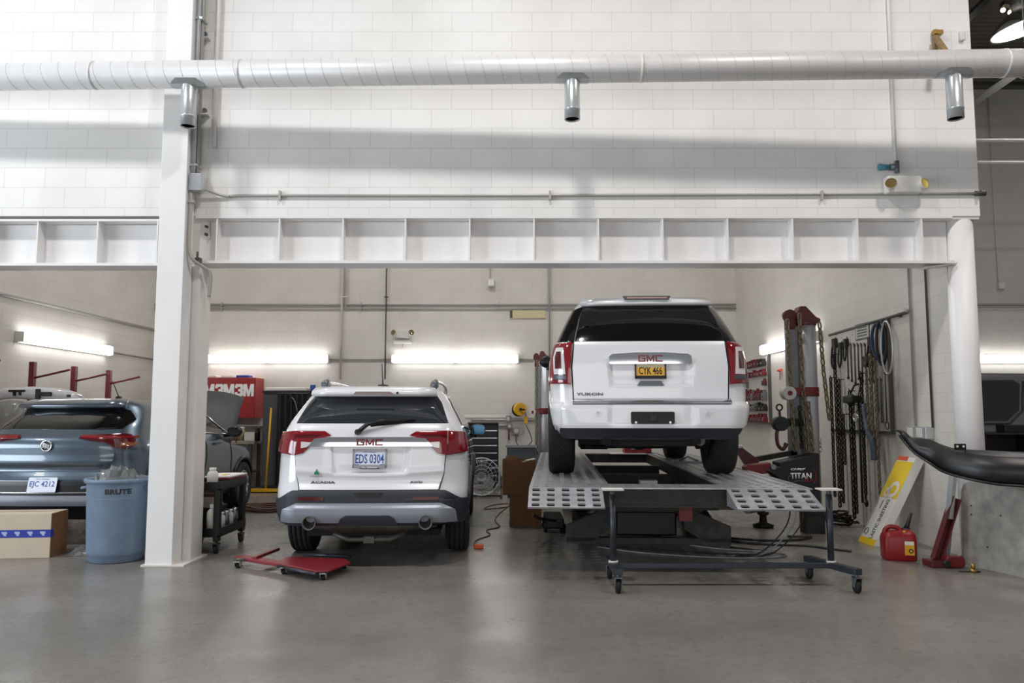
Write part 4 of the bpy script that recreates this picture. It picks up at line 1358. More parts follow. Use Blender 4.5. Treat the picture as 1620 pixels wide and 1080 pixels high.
# ---- the blue-grey car in the left bay, bonnet up
def blue_car():
    t = thing('blue_grey_car', 'blue-grey compact SUV with raised bonnet behind the round bin and carton', 'car', (-4.94, 8.45, 0), radians(-.7))
    W = [(.28, .80), (.40, .84), (.6, .87), (.8, .88), (1.0, .87), (1.12, .84), (1.2, .80), (1.35, .74), (1.48, .66), (1.53, .60), (1.56, .5), (1.585, .3), (1.595, .1)]
    R = [(.28, .14), (.40, .05), (.5, .0), (.66, .0), (.75, .03), (.85, .05), (1.05, .03), (1.12, .05), (1.2, .12), (1.27, .19), (1.45, .42), (1.5, .44), (1.53, .46), (1.57, .6), (1.595, 1.1)]
    F = [(.28, 4.15), (.5, 4.35), (.8, 4.3), (.9, 4.1), (.96, 3.6), (1.02, 3.25), (1.15, 3.05), (1.4, 2.7), (1.52, 2.45), (1.57, 2.2), (1.595, 1.7)]
    rad = [(.28, .28), (.8, .34), (1.1, .34), (1.3, .3), (1.5, .28), (1.595, .08)]
    zs = [.345, .36, .40, .5, .6, .68, .75, .82, .9, .97, 1.02, 1.07, 1.12, 1.16, 1.2, 1.24, 1.30, 1.37, 1.43, 1.48, 1.51, 1.54, 1.56, 1.575, 1.588, 1.595]
    B = Body(W, R, F, rad, .10, zs)
    ar = [(.93, .35, .40, .6, 1.2), (.93, .35, .40, -1.2, -.6), (3.50, .35, .40, .6, 1.2), (3.50, .35, .40, -1.2, -.6)]
    B.hull('body', 'car_blue_grey', t, ar)
    def dis(s, z):
        return .02 * math.exp(-((z - .90) / .05) ** 2) - .018 * math.exp(-((z - .80) / .04) ** 2)
    tg = B.panel('tailgate', 'car_blue_grey', t, [('x', -.60, .70), ('x', .60, .70), ('x', .66, .95), ('x', .68, 1.15), ('x', .66, 1.225), ('x', -.66, 1.225), ('x', -.68, 1.15), ('x', -.66, .95)], .018, 36, 48, disp=dis)
    B.panel('rear_window', 'glass_dark', t, [('x', -.62, 1.225), ('x', .50, 1.215), ('x', .66, 1.24), ('x', .70, 1.33), ('x', .60, 1.43), ('x', .45, 1.465), ('x', -.45, 1.465), ('x', -.60, 1.43), ('x', -.70, 1.33), ('x', -.66, 1.24)], .02, 20, 40)
    sp = MB()
    ring = [(-.56, .55), (-.60, .44), (-.4, .38), (0, .355), (.4, .38), (.60, .44), (.56, .55), (.35, .9), (0, .95), (-.35, .9)]
    vs, fs = [], []
    L = [(1.468, .98, .03), (1.485, 1.0, 0), (1.515, 1.0, .02), (1.545, .97, .08), (1.57, .9, .18)]
    for z, k, dy in L:
        for x, y in ring:
            vs.append((x * k, y + dy * (1 if y < .6 else 0), z))
    n = len(ring)
    for i in range(len(L) - 1):
        for k in range(n):
            fs.append((i * n + k, i * n + (k + 1) % n, (i + 1) * n + (k + 1) % n, (i + 1) * n + k))
    fs.append(tuple(range(n))[::-1]); fs.append(tuple((len(L) - 1) * n + k for k in range(n)))
    sp.add(vs, fs, True).build('roof_spoiler', 'car_blue_grey', t)
    for sg in (1, -1):
        lm = B.panel('tail_lamp', 'lamp_dark_red', t, [('x', .31, 1.13), ('x', .34, 1.165), ('x', .70, 1.172), ('y', .29, 1.165), ('y', .31, 1.12), ('y', .24, 1.05), ('x', .76, 1.02), ('x', .66, 1.04), ('x', .58, 1.09)], .03, 14, 26, sg, .045)
        B.panel('lamp_band', 'lamp_red', lm, [('x', .34, 1.132), ('x', .62, 1.12), ('x', .80, 1.125), ('x', .80, 1.145), ('x', .34, 1.152)], .036, 4, 16, sg, .01)
        B.panel('indicator', 'lamp_amber', lm, [('x', .70, 1.05), ('x', .80, 1.05), ('x', .81, 1.085), ('x', .70, 1.085)], .036, 4, 8, sg, .01)
        B.panel('side_window', 'glass_dark', t, [('y', .78, 1.24), ('y', 2.9, 1.13), ('y', 2.6, 1.3), ('y', 2.2, 1.46), ('y', 1.2, 1.47), ('y', .92, 1.36)], .01, 12, 24, sg)
        B.strip('window_trim', 'chrome', t, [('y', .75, 1.22), ('y', 1.8, 1.17), ('y', 2.95, 1.11)], .011, .012, sg, 12)
        B.strip('roof_trim', 'chrome', t, [('y', .9, 1.375), ('y', 1.2, 1.475), ('y', 2.2, 1.468), ('y', 2.95, 1.115)], .009, .014, sg, 12)
        B.strip('body_gap', 'trim_black', t, [('y', 1.28, .7), ('y', 1.2, 1.0), ('y', 1.18, 1.2)], .006, .002, sg)
        B.strip('door_gap', 'trim_black', t, [('y', 2.12, .38), ('y', 2.1, 1.0), ('y', 2.08, 1.16)], .006, .002, sg)
        B.strip('front_door_gap', 'trim_black', t, [('y', 3.05, .5), ('y', 2.98, .9), ('y', 2.95, 1.08)], .006, .002, sg)
        B.strip('chrome_line', 'satin_chrome', t, [('x', .44, .575), ('x', .53, .575), ('x', .66, .69), ('x', .68, .70)], .010, .028, sg, 6)
        for yh in (1.45, 2.35):
            p = B.pt(B.sy(yh, 1.0, sg), 1.0)
            MB().tube([p, p + Vector((sg * .035, .02, .01)), p + Vector((sg * .035, .16, .01)), p + Vector((0, .18, .01))], .014, 8).build('door_handle', 'car_blue_grey', t)
        mo = MB().ball((sg * 1.0, 2.78, 1.16), .09, 14, (1.2, .75, .85)).tube([(sg * .84, 2.8, 1.1), (sg * .98, 2.79, 1.12)], .028, 8).build('door_mirror', 'trim_black', t)
        MB().prism(rrect(.16, .11, .03), .006, facing((sg * 1.0, 2.71, 1.16))).build('mirror_glass', 'glass_smoke', mo)
        for yc_ in (.93, 3.50):
            pts = []
            for i in range(21):
                a = pi * i / 20
                y, z = yc_ - .42 * cos(a), .34 + .42 * sin(a)
                pts.append(B.pt(B.sy(y, z, sg), z) + Vector((sg * .006, 0, 0)))
            MB().tube(pts, .024, 8).build('arch_trim', 'trim_black', t)
        B.panel('sill_trim', 'trim_black', t, [('y', 1.36, .29), ('y', 3.08, .29), ('y', 3.08, .44), ('y', 1.36, .44)], .014, 5, 20, sg)
    q = B.pt(0, 1.06)
    em = MB().torus((0, q.y - .035, 1.065), .055, .008, 24, 8, M=Matrix.Rotation(pi / 2, 4, 'X'))
    for k in (-1, 0, 1):
        em.prism([(-.012, -.028), (.012, -.022), (.012, .022), (-.012, .028)], .006, facing((k * .026, q.y - .036, 1.065 - k * .008)))
    em_ = em.build('emblem', 'chrome', tg)
    MB().lathe([(.0005, 0), (.052, 0)], (0, q.y - .03, 1.065), 20, 'y').build('emblem_ground', 'ink_black', em_)
    bp = B.panel('rear_bumper', 'trim_black', t, [('x', -.86, .34), ('x', .86, .34), ('x', .80, .56), ('x', .66, .69), ('x', -.66, .69), ('x', -.80, .56)], .014, 16, 50, 1, .03)
    B.strip('chrome_line', 'satin_chrome', t, [('x', -.53, .575), ('x', .53, .575)], .010, .028, 1, 30)
    B.panel('skid_panel', 'silver_plastic', bp, [('x', -.62, .45), ('x', .62, .45), ('x', .60, .49), ('x', .50, .545), ('x', -.50, .545), ('x', -.60, .49)], .03, 8, 40, 1, .03)
    plate(t, (-.0, B.pt(0, .65).y - .035, .66), .305, .155, 'plate_white', [('EJC 4212', 'plate_blue', .265, .075, 0, 0, .01), ('Pure Michigan', 'plate_blue', .14, .016, 0, .058, 0)], .25, None)
    MB().lathe([(.04, 1.595), (.03, 1.62), (.01, 1.625)], (.38, .72, -.015), 14).tube([(.38, .72, 1.60), (.35, .62, 1.78)], [.006, .004], 6).build('aerial', 'trim_black', t)
    # engine bay front and the raised bonnet
    hd = MB()
    vs, fs = [], []
    NX, NY = 14, 10
    for k, dz in enumerate((0, -.03)):
        for j in range(NY + 1):
            v = j / NY
            for i in range(NX + 1):
                u = -1 + 2 * i / NX
                w = .80 - .10 * v ** 2
                ln = 1.12 * v
                vs.append(Vector((u * w, ln - (.10 * u * u) * v, dz + .06 * (1 - u * u) * sin(pi * min(1, v * 1.05)) - .10 * v ** 4 - .05 * abs(u) ** 4)))
    n = (NX + 1) * (NY + 1)
    for k in (0, 1):
        for j in range(NY):
            for i in range(NX):
                a = k * n + j * (NX + 1) + i
                fs.append((a, a + 1, a + NX + 2, a + NX + 1))
    rim = [i for i in range(NX + 1)] + [j * (NX + 1) + NX for j in range(1, NY + 1)] + [NY * (NX + 1) + i for i in range(NX - 1, -1, -1)] + [j * (NX + 1) for j in range(NY - 1, 0, -1)]
    for i in range(len(rim)):
        a, b = rim[i], rim[(i + 1) % len(rim)]
        fs.append((a, b, n + b, n + a))
    hd.add(vs, fs, True, Matrix.Translation((0, 3.10, 1.02)) @ Matrix.Rotation(radians(47), 4, 'X'))
    hd.build('raised_bonnet', 'bonnet_grey', t)
    MB().cyl((.55, 4.1, .95), (.42, 3.75, 1.55), .01, 8).build('bonnet_prop', 'steel_grey', t)
    MB().box((0, 2.2, .27), (1.3, 3.6, .05)).cyl((-.7, .93, .34), (.7, .93, .34), .05, 12).build('underbody', 'dark_under', t)
    for sx_, y in ((1, .93), (-1, .93), (1, 3.50), (-1, 3.50)):
        wheel(t, (sx_ * .79, y, .345), .345, .22, 'tread_rib', sx_)
    return t
blue_car()
# ------------------------------------------------------------------ chains
def chain(mb, pts, L=.06, wire=.007, wd=.036, n=10, k=5):
    """alternating oval links laid along a polyline"""
    pts = [Vector(p) for p in pts]
    seg = [(pts[i + 1] - pts[i]).length for i in range(len(pts) - 1)]
    tot = sum(seg)
    pitch = L - 2 * wire * 1.05
    N = max(2, int(tot / pitch))
    def at(s):
        for i, g in enumerate(seg):
            if s <= g or i == len(seg) - 1:
                return pts[i].lerp(pts[i + 1], min(1, s / g)), (pts[i + 1] - pts[i]).normalized()
            s -= g
    for j in range(N):
        c, d = at((j + .5) * tot / N)
        u = d.orthogonal().normalized()
        if abs(d.z) > .5:
            u = (Vector((1, .35, 0)) - d * d.dot(Vector((1, .35, 0)))).normalized()
        w = d.cross(u)
        if j % 2:
            u = w
        a, r = (L - wd) / 2, wd / 2 - wire
        loop = []
        for i in range(n):
            t = 2 * pi * (i + .5) / n
            loop.append(c + d * (a * (1 if cos(t) >= 0 else -1) + r * cos(t)) + u * (r * sin(t)))
        mb.tube(loop, wire, k, closed=True)
    return mb

def bow(p, q, sag=0.0, n=6):
    p, q = Vector(p), Vector(q)
    return [p.lerp(q, i / n) - Vector((0, 0, sag * 4 * (i / n) * (1 - i / n))) for i in range(n + 1)]

# ------------------------------------------------------------------ the frame rack under the big SUV
def perforated(mb, x0, x1, y0, y1, nx, ny, za, zb, hx=.42, hy=.45, stag=True, skew=0.0):
    """plate with a field of slotted holes; za: height at y0, zb: at y1"""
    vs, fs = [], []
    def z(y):
        return za + (zb - za) * (y - y0) / (y1 - y0)
    dx, dy = (x1 - x0) / nx, (y1 - y0) / ny
    for j in range(ny):
        for i in range(nx):
            X0, X1, Y0, Y1 = x0 + i * dx, x0 + (i + 1) * dx, y0 + j * dy, y0 + (j + 1) * dy
            cx, cy = (X0 + X1) / 2, (Y0 + Y1) / 2
            o = [(X0, Y0), (cx, Y0), (X1, Y0), (X1, cy), (X1, Y1), (cx, Y1), (X0, Y1), (X0, cy)]
            hw, hh = dx * hx / 2, dy * hy / 2
            q = [(cx - hw * .8, cy - hh), (cx, cy - hh), (cx + hw * .8, cy - hh), (cx + hw, cy), (cx + hw * .8, cy + hh), (cx, cy + hh), (cx - hw * .8, cy + hh), (cx - hw, cy)]
            n = len(vs)
            vs += [(a, b, z(b)) for a, b in o] + [(a, b, z(b)) for a, b in q]
            for k in range(8):
                l = (k + 1) % 8
                fs.append((n + k, n + l, n + 8 + l, n + 8 + k))
    mb.add(vs, fs)
    return mb

def frame_rack():
    t = thing('frame_rack', 'perforated steel frame rack carrying the large white SUV', 'vehicle lift', (1.375, 9.5, 0))
    Z = DECK_Z
    for x0, x1 in ((.15, .87), (1.88, 2.60)):
        mb = MB(t)
        perforated(mb, x0, x1, 7.36, 13.4, 6, 44, Z - .006, Z - .006, .5, .5)
        mb.build('runway', 'deck_steel', t, solid=.012)
        mb = MB(t)
        for xx in (x0 + .012, x1 - .012):
            mb.b2(xx - .012, xx + .012, 7.05, 13.4, Z - .15, Z - .013)
        for i in range(8):
            yy = 7.5 + i * .8
            mb.b2(x0 + .024, x1 - .024, yy, yy + .04, Z - .12, Z - .013)
        mb.build('runway_beam', 'dark_steel', t)
    mb = MB(t)
    perforated(mb, .15, 2.60, 6.98, 7.36, 22, 2, Z - .006, Z - .006, .5, .4)
    mb.build('rear_cross_deck', 'deck_steel', t, solid=.012)
    mb = MB(t).b2(.16, 2.59, 7.02, 7.05, Z - .155, Z - .013).b2(.16, 2.59, 6.98, 7.34, Z - .17, Z - .155)
    mb.build('rear_cross_beam', 'dark_steel', t)
    mb = MB(t)
    mb.b2(.87, 1.88, 13.1, 13.4, Z - .15, Z - .013)
    mb.build('front_cross_beam', 'dark_steel', t)
    for x0, x1, dy in ((.15, .79, 0), (1.86, 2.56, -.06)):
        mb = MB(t)
        perforated(mb, x0, x1, 6.60 + dy, 6.975, 5, 4, Z - .135, Z - .006, .56, .56)
        o = mb.build('ramp', 'deck_steel', t, solid=.014)
        MB(t).prism([(6.62 + dy, Z - .145), (6.97, Z - .02), (6.97, Z - .15)], .012, YZ(x0 + .004)).build('gusset', 'deck_steel', o)
        MB(t).prism([(6.62 + dy, Z - .145), (6.97, Z - .02), (6.97, Z - .15)], .012, YZ(x1 - .016)).build('gusset', 'deck_steel', o)
    # scissor base
    for yy in (8.75, 12.0):
        mb = MB(t)
        mb.prism([(.50, .02), (.78, .02), (1.00, .16), (1.00, .34), (.86, .34), (.50, .19)], .10, XZ(yy))
        mb.prism([(2.28, .02), (2.00, .02), (1.78, .16), (1.78, .34), (1.92, .34), (2.28, .19)], .10, XZ(yy))
        mb.b2(.80, 1.98, yy, yy + .10, .34, .46)
        mb.b2(.50, 2.28, yy, yy + .12, 0, .06)
        mb.build('base_frame', 'base_steel', t)
    for x in (.62, 2.12):
        MB(t).b2(x, x + .14, 8.87, 12.0, .02, .12).build('base_rail', 'dark_steel', t)
    for x in (.62, 2.12):
        MB(t).beam((x, 9.0, .14), (x, 11.6, Z - .2), .07, .14).build('scissor_arm', 'dark_steel', t)
        MB(t).beam((x + .08, 11.7, .14), (x + .08, 9.0, Z - .2), .07, .14).build('scissor_arm', 'dark_steel', t)
    MB(t).b2(.87, 1.88, 7.40, 13.1, Z - .24, Z - .22).build('centre_pan', 'dark_steel', t)
    for yy in (8.3, 9.9, 11.5):
        MB(t).b2(.87, 1.88, yy, yy + .12, Z - .22, Z - .10).build('cross_member', 'dark_steel', t)
    MB(t).b2(1.28, 1.46, 8.45, 8.60, Z - .22, Z - .06).build('jack_block', 'carton_white', t)
    MB(t).b2(1.05, 1.72, 8.9, 9.6, .06, .33).build('hydraulic_unit', 'black_plastic', t, bevel=.02)
    MB(t).b2(1.52, 1.64, 7.4, 7.5, .42, Z - .155).build('red_bracket', 'red_paint', t)
    MB(t).lathe([(.12, 0), (.13, .03), (.05, .06), (.04, .14), (.07, .16), (.07, .19)], (2.97, 10.1, 0), 20, caps=True).cyl((2.97, 10.1, .18), (2.97, 10.1, .6), .025, 12).b2(2.6, 3.0, 10.06, 10.14, .55, .61).build('support_foot', 'dark_steel', t)
    MB(t).b2(1.30, 2.42, 7.62, 7.72, Z - .26, Z - .155).build('side_beam', 'mid_steel', t)
    MB(t).cyl((2.3, 8.1, .45), (3.0, 8.9, .45), .045, 14).build('brace_tube', 'mid_steel', t)
    MB(t).b2(2.60, 3.3, 9.42, 9.58, Z - .22, Z - .08).build('tower_arm_carrier', 'dark_steel', t)
    t.location = (1.375 + .0523 * 2.5, 7.0 + .9986 * 2.5, 0)
    t.rotation_euler = (0, 0, radians(-3.0))
    return t
frame_rack()
for pts, r, m_, lab in (
        ([(.9, 8.5), (1.3, 8.15), (1.9, 7.9), (2.45, 7.85), (2.72, 8.0), (2.6, 8.2), (2.2, 8.35), (1.9, 8.6)], .008, 'cable_grey', 'long grey cable looping over the floor under the rack'),
        ([(1.0, 8.55), (1.5, 8.35), (2.1, 8.1), (2.5, 8.05), (2.62, 8.2), (2.3, 8.5)], .007, 'hose_black', 'thin black cable lying inside the grey cable loop'),
        ([(2.35, 8.9), (2.7, 8.65), (3.1, 8.55), (3.3, 8.35), (3.45, 8.2)], .012, 'hose_black', 'black hose running out from the rack towards the drop cloth carton'),
        ([(2.4, 9.1), (2.8, 8.9), (3.2, 8.95), (3.4, 9.15), (3.15, 9.2)], .012, 'hose_black', 'black hose curling on the floor beside the chrome tower foot')):
    P3 = smooth_path([(x, y, r) for x, y in pts], 8)
    one('floor_cable', m_, MB().tube(P3, r, 8), lab, 'cable', loc=P3[0])
for k, (dx, r, m_) in enumerate(((0, .007, 'hose_black'), (.06, .007, 'cable_grey'), (.13, .007, 'hose_black'))):
    P3 = smooth_path([(2.66 + dx, 7.7 + .05 * k, .60), (2.66 + dx, 7.7, .42), (2.58 + dx, 7.75, .24), (2.40 + dx, 7.85, .05), (2.2 + dx, 7.95, r)], 6)
    one('rack_hose', m_, MB().tube(P3, r, 8), ('black hose hanging from the rack right side, closest to the ramp', 'grey hose hanging from the rack between two black ones', 'black hose hanging outermost from the rack right side')[k], 'hose', loc=P3[-1])
# things lying on the rack beyond the SUV's tail
t = thing('red_tool_case', 'red tool case seen below the raised SUV between its wheels', 'tool case', (2.02, 13.2, DECK_Z - .013))
MB(t).b2(1.85, 2.3, 13.12, 13.36, DECK_Z + .0, DECK_Z + .17).build('case_body', 'red_bright', t, bevel=.015)
MB(t).b2(1.96, 2.02, 13.105, 13.12, DECK_Z + .06, DECK_Z + .11).build('latch', 'chrome', t)
MB(t).b2(1.62, 2.36, 13.05, 13.38, DECK_Z - .013, DECK_Z).build('tray', 'carton_white', t)
t = thing('loose_clamp', 'small bright metal clamp lying on the right runway', 'clamp', (2.3, 10.5, DECK_Z))
MB(t).b2(2.14, 2.49, 10.4, 10.5, DECK_Z, DECK_Z + .03).tube([(2.19, 10.45, DECK_Z + .03), (2.29, 10.4, DECK_Z + .09), (2.44, 10.45, DECK_Z + .03)], .012, 8).build('clamp_body', 'steel_grey', t)

# ------------------------------------------------------------------ pulling towers
def tower(x, y, z0, top, label, front):
    t = thing('pulling_tower', label, 'pulling tower', (x, y, z0))
    MB(t).cyl((x, y, z0), (x, y, top), .115, 32).build('chrome_post', 'tower_metal', t)
    MB(t).b2(x - .24, x - .12, y - .05, y + .06, z0, top - .05).build('guide_rail', 'steel_grey', t)
    c = MB(t)
    c.prism([(x - .13, top), (x + .15, top), (x + .15, top + .05), (x + .10, top + .07), (x - .02, top + .20), (x - .09, top + .20), (x - .13, top + .12)], .18, XZ(y - .09))
    c.cyl((x, y, top - .03), (x, y, top + .01), .125, 28)
    c.build('head', 'dark_red', t, bevel=.008)
    MB(t).cyl((x - .20, y - .05, top + .09), (x - .20, y + .03, top + .09), .075, 24).build('head_pulley', 'dark_red', t)
    MB(t).b2(x - .25, x - .14, y - .07, y + .05, top - .08, top + .06).build('pulley_cheek', 'dark_red', t, bevel=.02)
    zc_ = z0 + (top - z0) * .625
    co = MB(t).cyl((x, y, zc_ - .055), (x, y, zc_ + .055), .128, 28).b2(x - .34, x - .02, y - .17, y - .11, zc_ - .045, zc_ + .045).build('collar', 'red_paint', t, bevel=.004)
    MB(t).cyl((x - .30, y - .24, zc_ - .02), (x - .30, y - .10, zc_ - .02), .078, 26).build('collar_pulley', 'peg_white', co)
    MB(t).cyl((x - .30, y - .25, zc_ - .02), (x - .30, y - .24, zc_ - .02), .028, 18).build('pulley_pin', 'red_paint', co)
    if front:
        rz_ = zc_ - .38
        ro = MB(t).cyl((x - .40, y - .22, rz_), (x - .40, y - .08, rz_), .085, 24).b2(x - .40, x - .10, y - .13, y - .10, rz_ - .03, rz_ + .06).build('roller', 'dark_steel', t)
    return t
TX, TY = 3.57, 9.55
tw = tower(TX, TY, .28, 2.50, 'tall chrome pulling tower with red head, by the pegboard wall', True)
MB(tw).b2(TX - .14, TX + .14, TY - .14, TY + .14, .24, .28).b2(TX - .11, TX + .11, TY - .11, TY + .11, 0, .24).build('foot_block', 'dark_steel', tw)
# the black arm with its lettering, red tip and second red arm
A0 = MB(tw)
yA = TY - .42
A0.prism([(2.90, .76), (3.06, .80), (3.06, .85), (3.10, .86), (3.52, .955), (3.52, .35), (3.14, .62), (2.98, .72)], .26, XZ(yA))
arm = A0.build('arm_cover', 'ink_black', tw, bevel=.008)
MB(tw).prism([(2.70, .695), (2.98, .73), (2.98, .845), (2.72, .82), (2.68, .79)], .16, XZ(yA + .04)).build('arm_tip', 'red_paint', arm, bevel=.01)
MB(tw).cyl((2.99, yA - .01, .80), (2.99, yA + .02, .80), .03, 14).build('arm_pin', 'steel_grey', arm)
sa = MB(tw).prism([(2.66, 1.01), (2.72, 1.02), (2.88, .90), (2.96, .86), (2.90, .80), (2.78, .80)], .10, XZ(yA + .35)).build('rear_arm', 'dark_red', tw)
MB(tw).ball((2.71, yA + .38, 1.015), .045, 12, (1.2, 1, .6)).build('arm_cap', 'carton_white', sa)
MB(tw).beam((2.9, yA + .42, .86), (3.4, yA + .42, .95), .1, .06).build('rear_beam', 'dark_steel', tw)
TT = facing((3.29, yA - .002, .72))
text('arm_lettering', 'CHIEF', 'ink_white', facing((3.27, yA - .002, .775)), .17, .024, arm, .002, .03, org=tw.location, shear=.3)
text('arm_lettering', 'TITAN', 'ink_white', TT @ Matrix.Translation((.01, -.02, 0)), .24, .065, arm, .002, .02, org=tw.location)
text('arm_lettering', '360', 'red_bright', TT @ Matrix.Translation((.085, -.075, 0)), .12, .036, arm, .002, .02, org=tw.location, shear=.3)
sw = MB(tw)
sw.tube([TT @ Vector((.13 + .05 * cos(a), -.03 + .085 * sin(a), .002)) for a in [radians(q_) for q_ in range(-70, 71, 14)]], .006, 5)
sw.build('arm_swoosh', 'red_bright', arm)
sw = MB(tw)
sw.tube([TT @ Vector((-.09 + .05 * cos(a), -.055 + .04 * sin(a), .002)) for a in [radians(q_) for q_ in range(60, 330, 20)]] + [TT @ Vector((.03, -.075, .002))], .005, 5)
sw.build('arm_swoosh', 'ink_grey', arm)
# chains of the tower
for pts, L, lab, cat_m in (
        ([(TX - .275, TY - .16, 2.53), (TX - .27, TY - .18, 1.75), (TX - .25, TY - .2, .96)], .085, 'heavy chain hanging at the outer left of the chrome tower, over the pale pulley', 'chain_brass'),
        ([(TX - .13, TY - .16, 2.60), (TX - .12, TY - .17, 1.7), (TX - .10, TY - .2, .97)], .085, 'heavy chain hanging down the middle front of the chrome tower', 'chain_brass'),
        ([(TX - .07, TY - .19, 1.55), (TX - .05, TY - .20, 1.2), (TX - .04, TY - .2, .97)], .075, 'short second chain in front of the chrome tower below the red collar', 'chain_brass'),
        ([(TX - .19, TY - .23, 1.50), (TX - .19, TY - .24, 1.2), (TX - .18, TY - .24, 1.0)], .07, 'dark chain strand bunched below the pulley of the chrome tower', 'chain_dark'),
        ([(TX + .13, TY - .10, 2.50), (TX + .16, TY - .10, 1.9), (TX + .20, TY - .12, 1.33)], .08, 'loose heavy chain hanging right of the chrome tower', 'chain_brass'),
        ([(TX + .06, TY - .18, 1.12), (TX + .06, TY - .19, .95)], .05, 'bright steel chain end low on the chrome tower', 'chrome')):
    one('tower_chain', cat_m, chain(MB(), pts, L * 1.2, L * .14, L * .78), lab, 'chain', loc=pts[0])
t = thing('lifting_hook', 'rusty red lifting hook hanging left of the tower chains', 'hook', (TX - .40, TY - .15, 1.2))
MB(t).tube(smooth_path([(TX - .40, TY - .15, 1.45), (TX - .40, TY - .15, 1.28), (TX - .44, TY - .15, 1.18), (TX - .43, TY - .15, 1.04), (TX - .37, TY - .15, .99), (TX - .33, TY - .15, 1.06)], 5), [.016] * 3 + [.022] * 20 + [.026] * 3, 8).build('hook_body', 'dark_red', t)
MB(t).torus((TX - .40, TY - .15, 1.48), .035, .01, 16, 6, M=Matrix.Rotation(pi / 2, 4, 'X')).build('eye', 'chain_dark', t)
ft = tower(.58, 14.2, 0, 2.33, 'farther pulling tower beside the left front of the large white SUV', False)
ft.scale = (.72, .72, 1)
for dx, lab in ((-.13, 'chain on the left of the farther pulling tower'), (.10, 'chain on the right of the farther pulling tower')):
    pts = [(.58 + dx, 14.08, 2.36), (.58 + dx, 14.08, .7)]
    one('tower_chain', 'chain_brass', chain(MB(), pts, .085, .011, .055, 8, 4), lab, 'chain', loc=pts[0])
t = thing('orange_hook', 'small orange hook hanging on the right wall left of the chrome tower', 'hook', tuple(PX(1236, 585, XR - .02)))
c = PX(1236, 585, XR - .03)
MB(t).cyl(c, c + Vector((0, .16, 0)), .022, 8).tube([c + Vector((0, .08, 0)), c + Vector((0, .08, -.16))], .006, 6).build('hook_body', 'orange_print', t)

# ------------------------------------------------------------------ bumper stand on casters
def caster(root, o, r=.055, m_='steel_grey'):
    o = Vector(o)
    w = MB(root).lathe([(.012, -.018), (r * .9, -.018), (r, -.012), (r, .012), (r * .9, .018), (.012, .018)], o + Vector((0, 0, r)), 20, 'x').build('caster_wheel', 'rubber', root)
    f = MB(root)
    for s in (-1, 1):
        f.prism([(o.y - .02, o.z + r - .01), (o.y + .02, o.z + r - .01), (o.y + .035, o.z + 2 * r + .015), (o.y - .05, o.z + 2 * r + .015)], .004, YZ(o.x + s * .024 - .002))
    f.b2(o.x - .026, o.x + .026, o.y - .05, o.y + .035, o.z + 2 * r + .01, o.z + 2 * r + .016)
    f.cyl((o.x, o.y, o.z + 2 * r + .012), (o.x, o.y, o.z + 2 * r + .035), .014, 10)
    f.build('caster_fork', m_, w)
    return w
def bumper_stand():
    t = thing('rolling_stand', 'low steel stand on casters with two short posts, in front of the rack ramps', 'stand', (1.72, 6.65, 0))
    xl, xr = .835, 2.63
    for x, dx in ((xl, .0), (xr, .10)):
        MB(t).beam((x - dx * .9, 6.95, .165), (x + dx * .9, 6.34, .165), .07, .05).build('foot_bar', 'stand_blue', t, bevel=.004)
        MB(t).cyl((x, 6.65, .18), (x, 6.65, .74), .026, 20).build('post', 'stand_blue', t)
        MB(t).cyl((x, 6.65, .60), (x, 6.65, .775), .020, 16).build('inner_post', 'steel_grey', t)
        MB(t).box((x, 6.65, .78), (.17, .15, .012)).build('top_plate', 'peg_white', t)
        MB(t).cyl((x, 6.65, .18), (x, 6.65, .20), .04, 18).build('post_socket', 'peg_white', t)
        caster(t, (x + dx * .85, 6.37, 0))
        caster(t, (x - dx * .85, 6.92, 0))
    MB(t).b2(xl, xr, 6.60, 6.65, .145, .185).build('cross_bar', 'stand_blue', t, bevel=.004)
    return t
bumper_stand()

# ------------------------------------------------------------------ pegboard wall on the right
xw = XR
y0, y1 = PX(1411, 600, xw).y, PX(1316, 600, xw).y
zb_, zt_ = 1.20, 2.50
t = thing('pegboard', 'pale pegboard with dark frame on the right wall, hung with chains and tools', 'board', (xw, (y0 + y1) / 2, zb_))
MB(t).b2(xw - .03, xw, y0, y1, zb_, zt_).build('board', 'peg_white', t)
for a in ((y0 - .03, y0, zb_, zt_ + .03), (y0 - .03, y1, zb_ - .03, zb_)):
    MB(t).b2(xw - .045, xw, a[0], a[1], a[2], a[3]).build('edge_strip', 'conduit_dark', t)
mb = MB(t)
for i in range(10):
    for j in range(8):
        mb.cyl((xw - .033, y0 + .1 + i * .17, zb_ + .1 + j * .16), (xw - .03, y0 + .1 + i * .17, zb_ + .1 + j * .16), .006, 6)
mb.build('peg_holes', 'conduit_dark', t)['kind'] = 'stuff'
a, b = PX(1437, 493, xw - .03), PX(1312, 530, xw - .03)
t = thing('wall_rail', 'long dark rail along the wall over the pegboard', 'rail', tuple(b))
MB(t).tube([a, b], .018, 8).build('rail_bar', 'conduit_dark', t)
MB(t).tube([a, a + Vector((-.06, -.05, .02))], .02, 8).build('end_hook', 'conduit', t)
for k_ in (.1, .5, .9):
    q = a.lerp(b, k_)
    MB(t).b2(q.x, xw, q.y - .02, q.y + .02, q.z - .03, q.z + .02).build('rail_bracket', 'conduit_dark', t)
c = PX(1364, 524, xw - .035)
t = thing('notice_card', 'framed notice card at the top of the pegboard', 'notice', (xw - .03, c.y, c.z))
MB(t).b2(xw - .036, xw - .03, c.y - .20, c.y + .20, c.z - .10, c.z + .10).build('card_frame', 'ink_grey', t)
MB(t).b2(xw - .039, xw - .036, c.y - .18, c.y + .18, c.z - .085, c.z + .085).build('card', 'peg_white', t)
mb = MB(t)
for k_ in range(4):
    mb.b2(xw - .041, xw - .039, c.y - .14, c.y + .14, c.z - .06 + k_ * .034, c.z - .045 + k_ * .034)
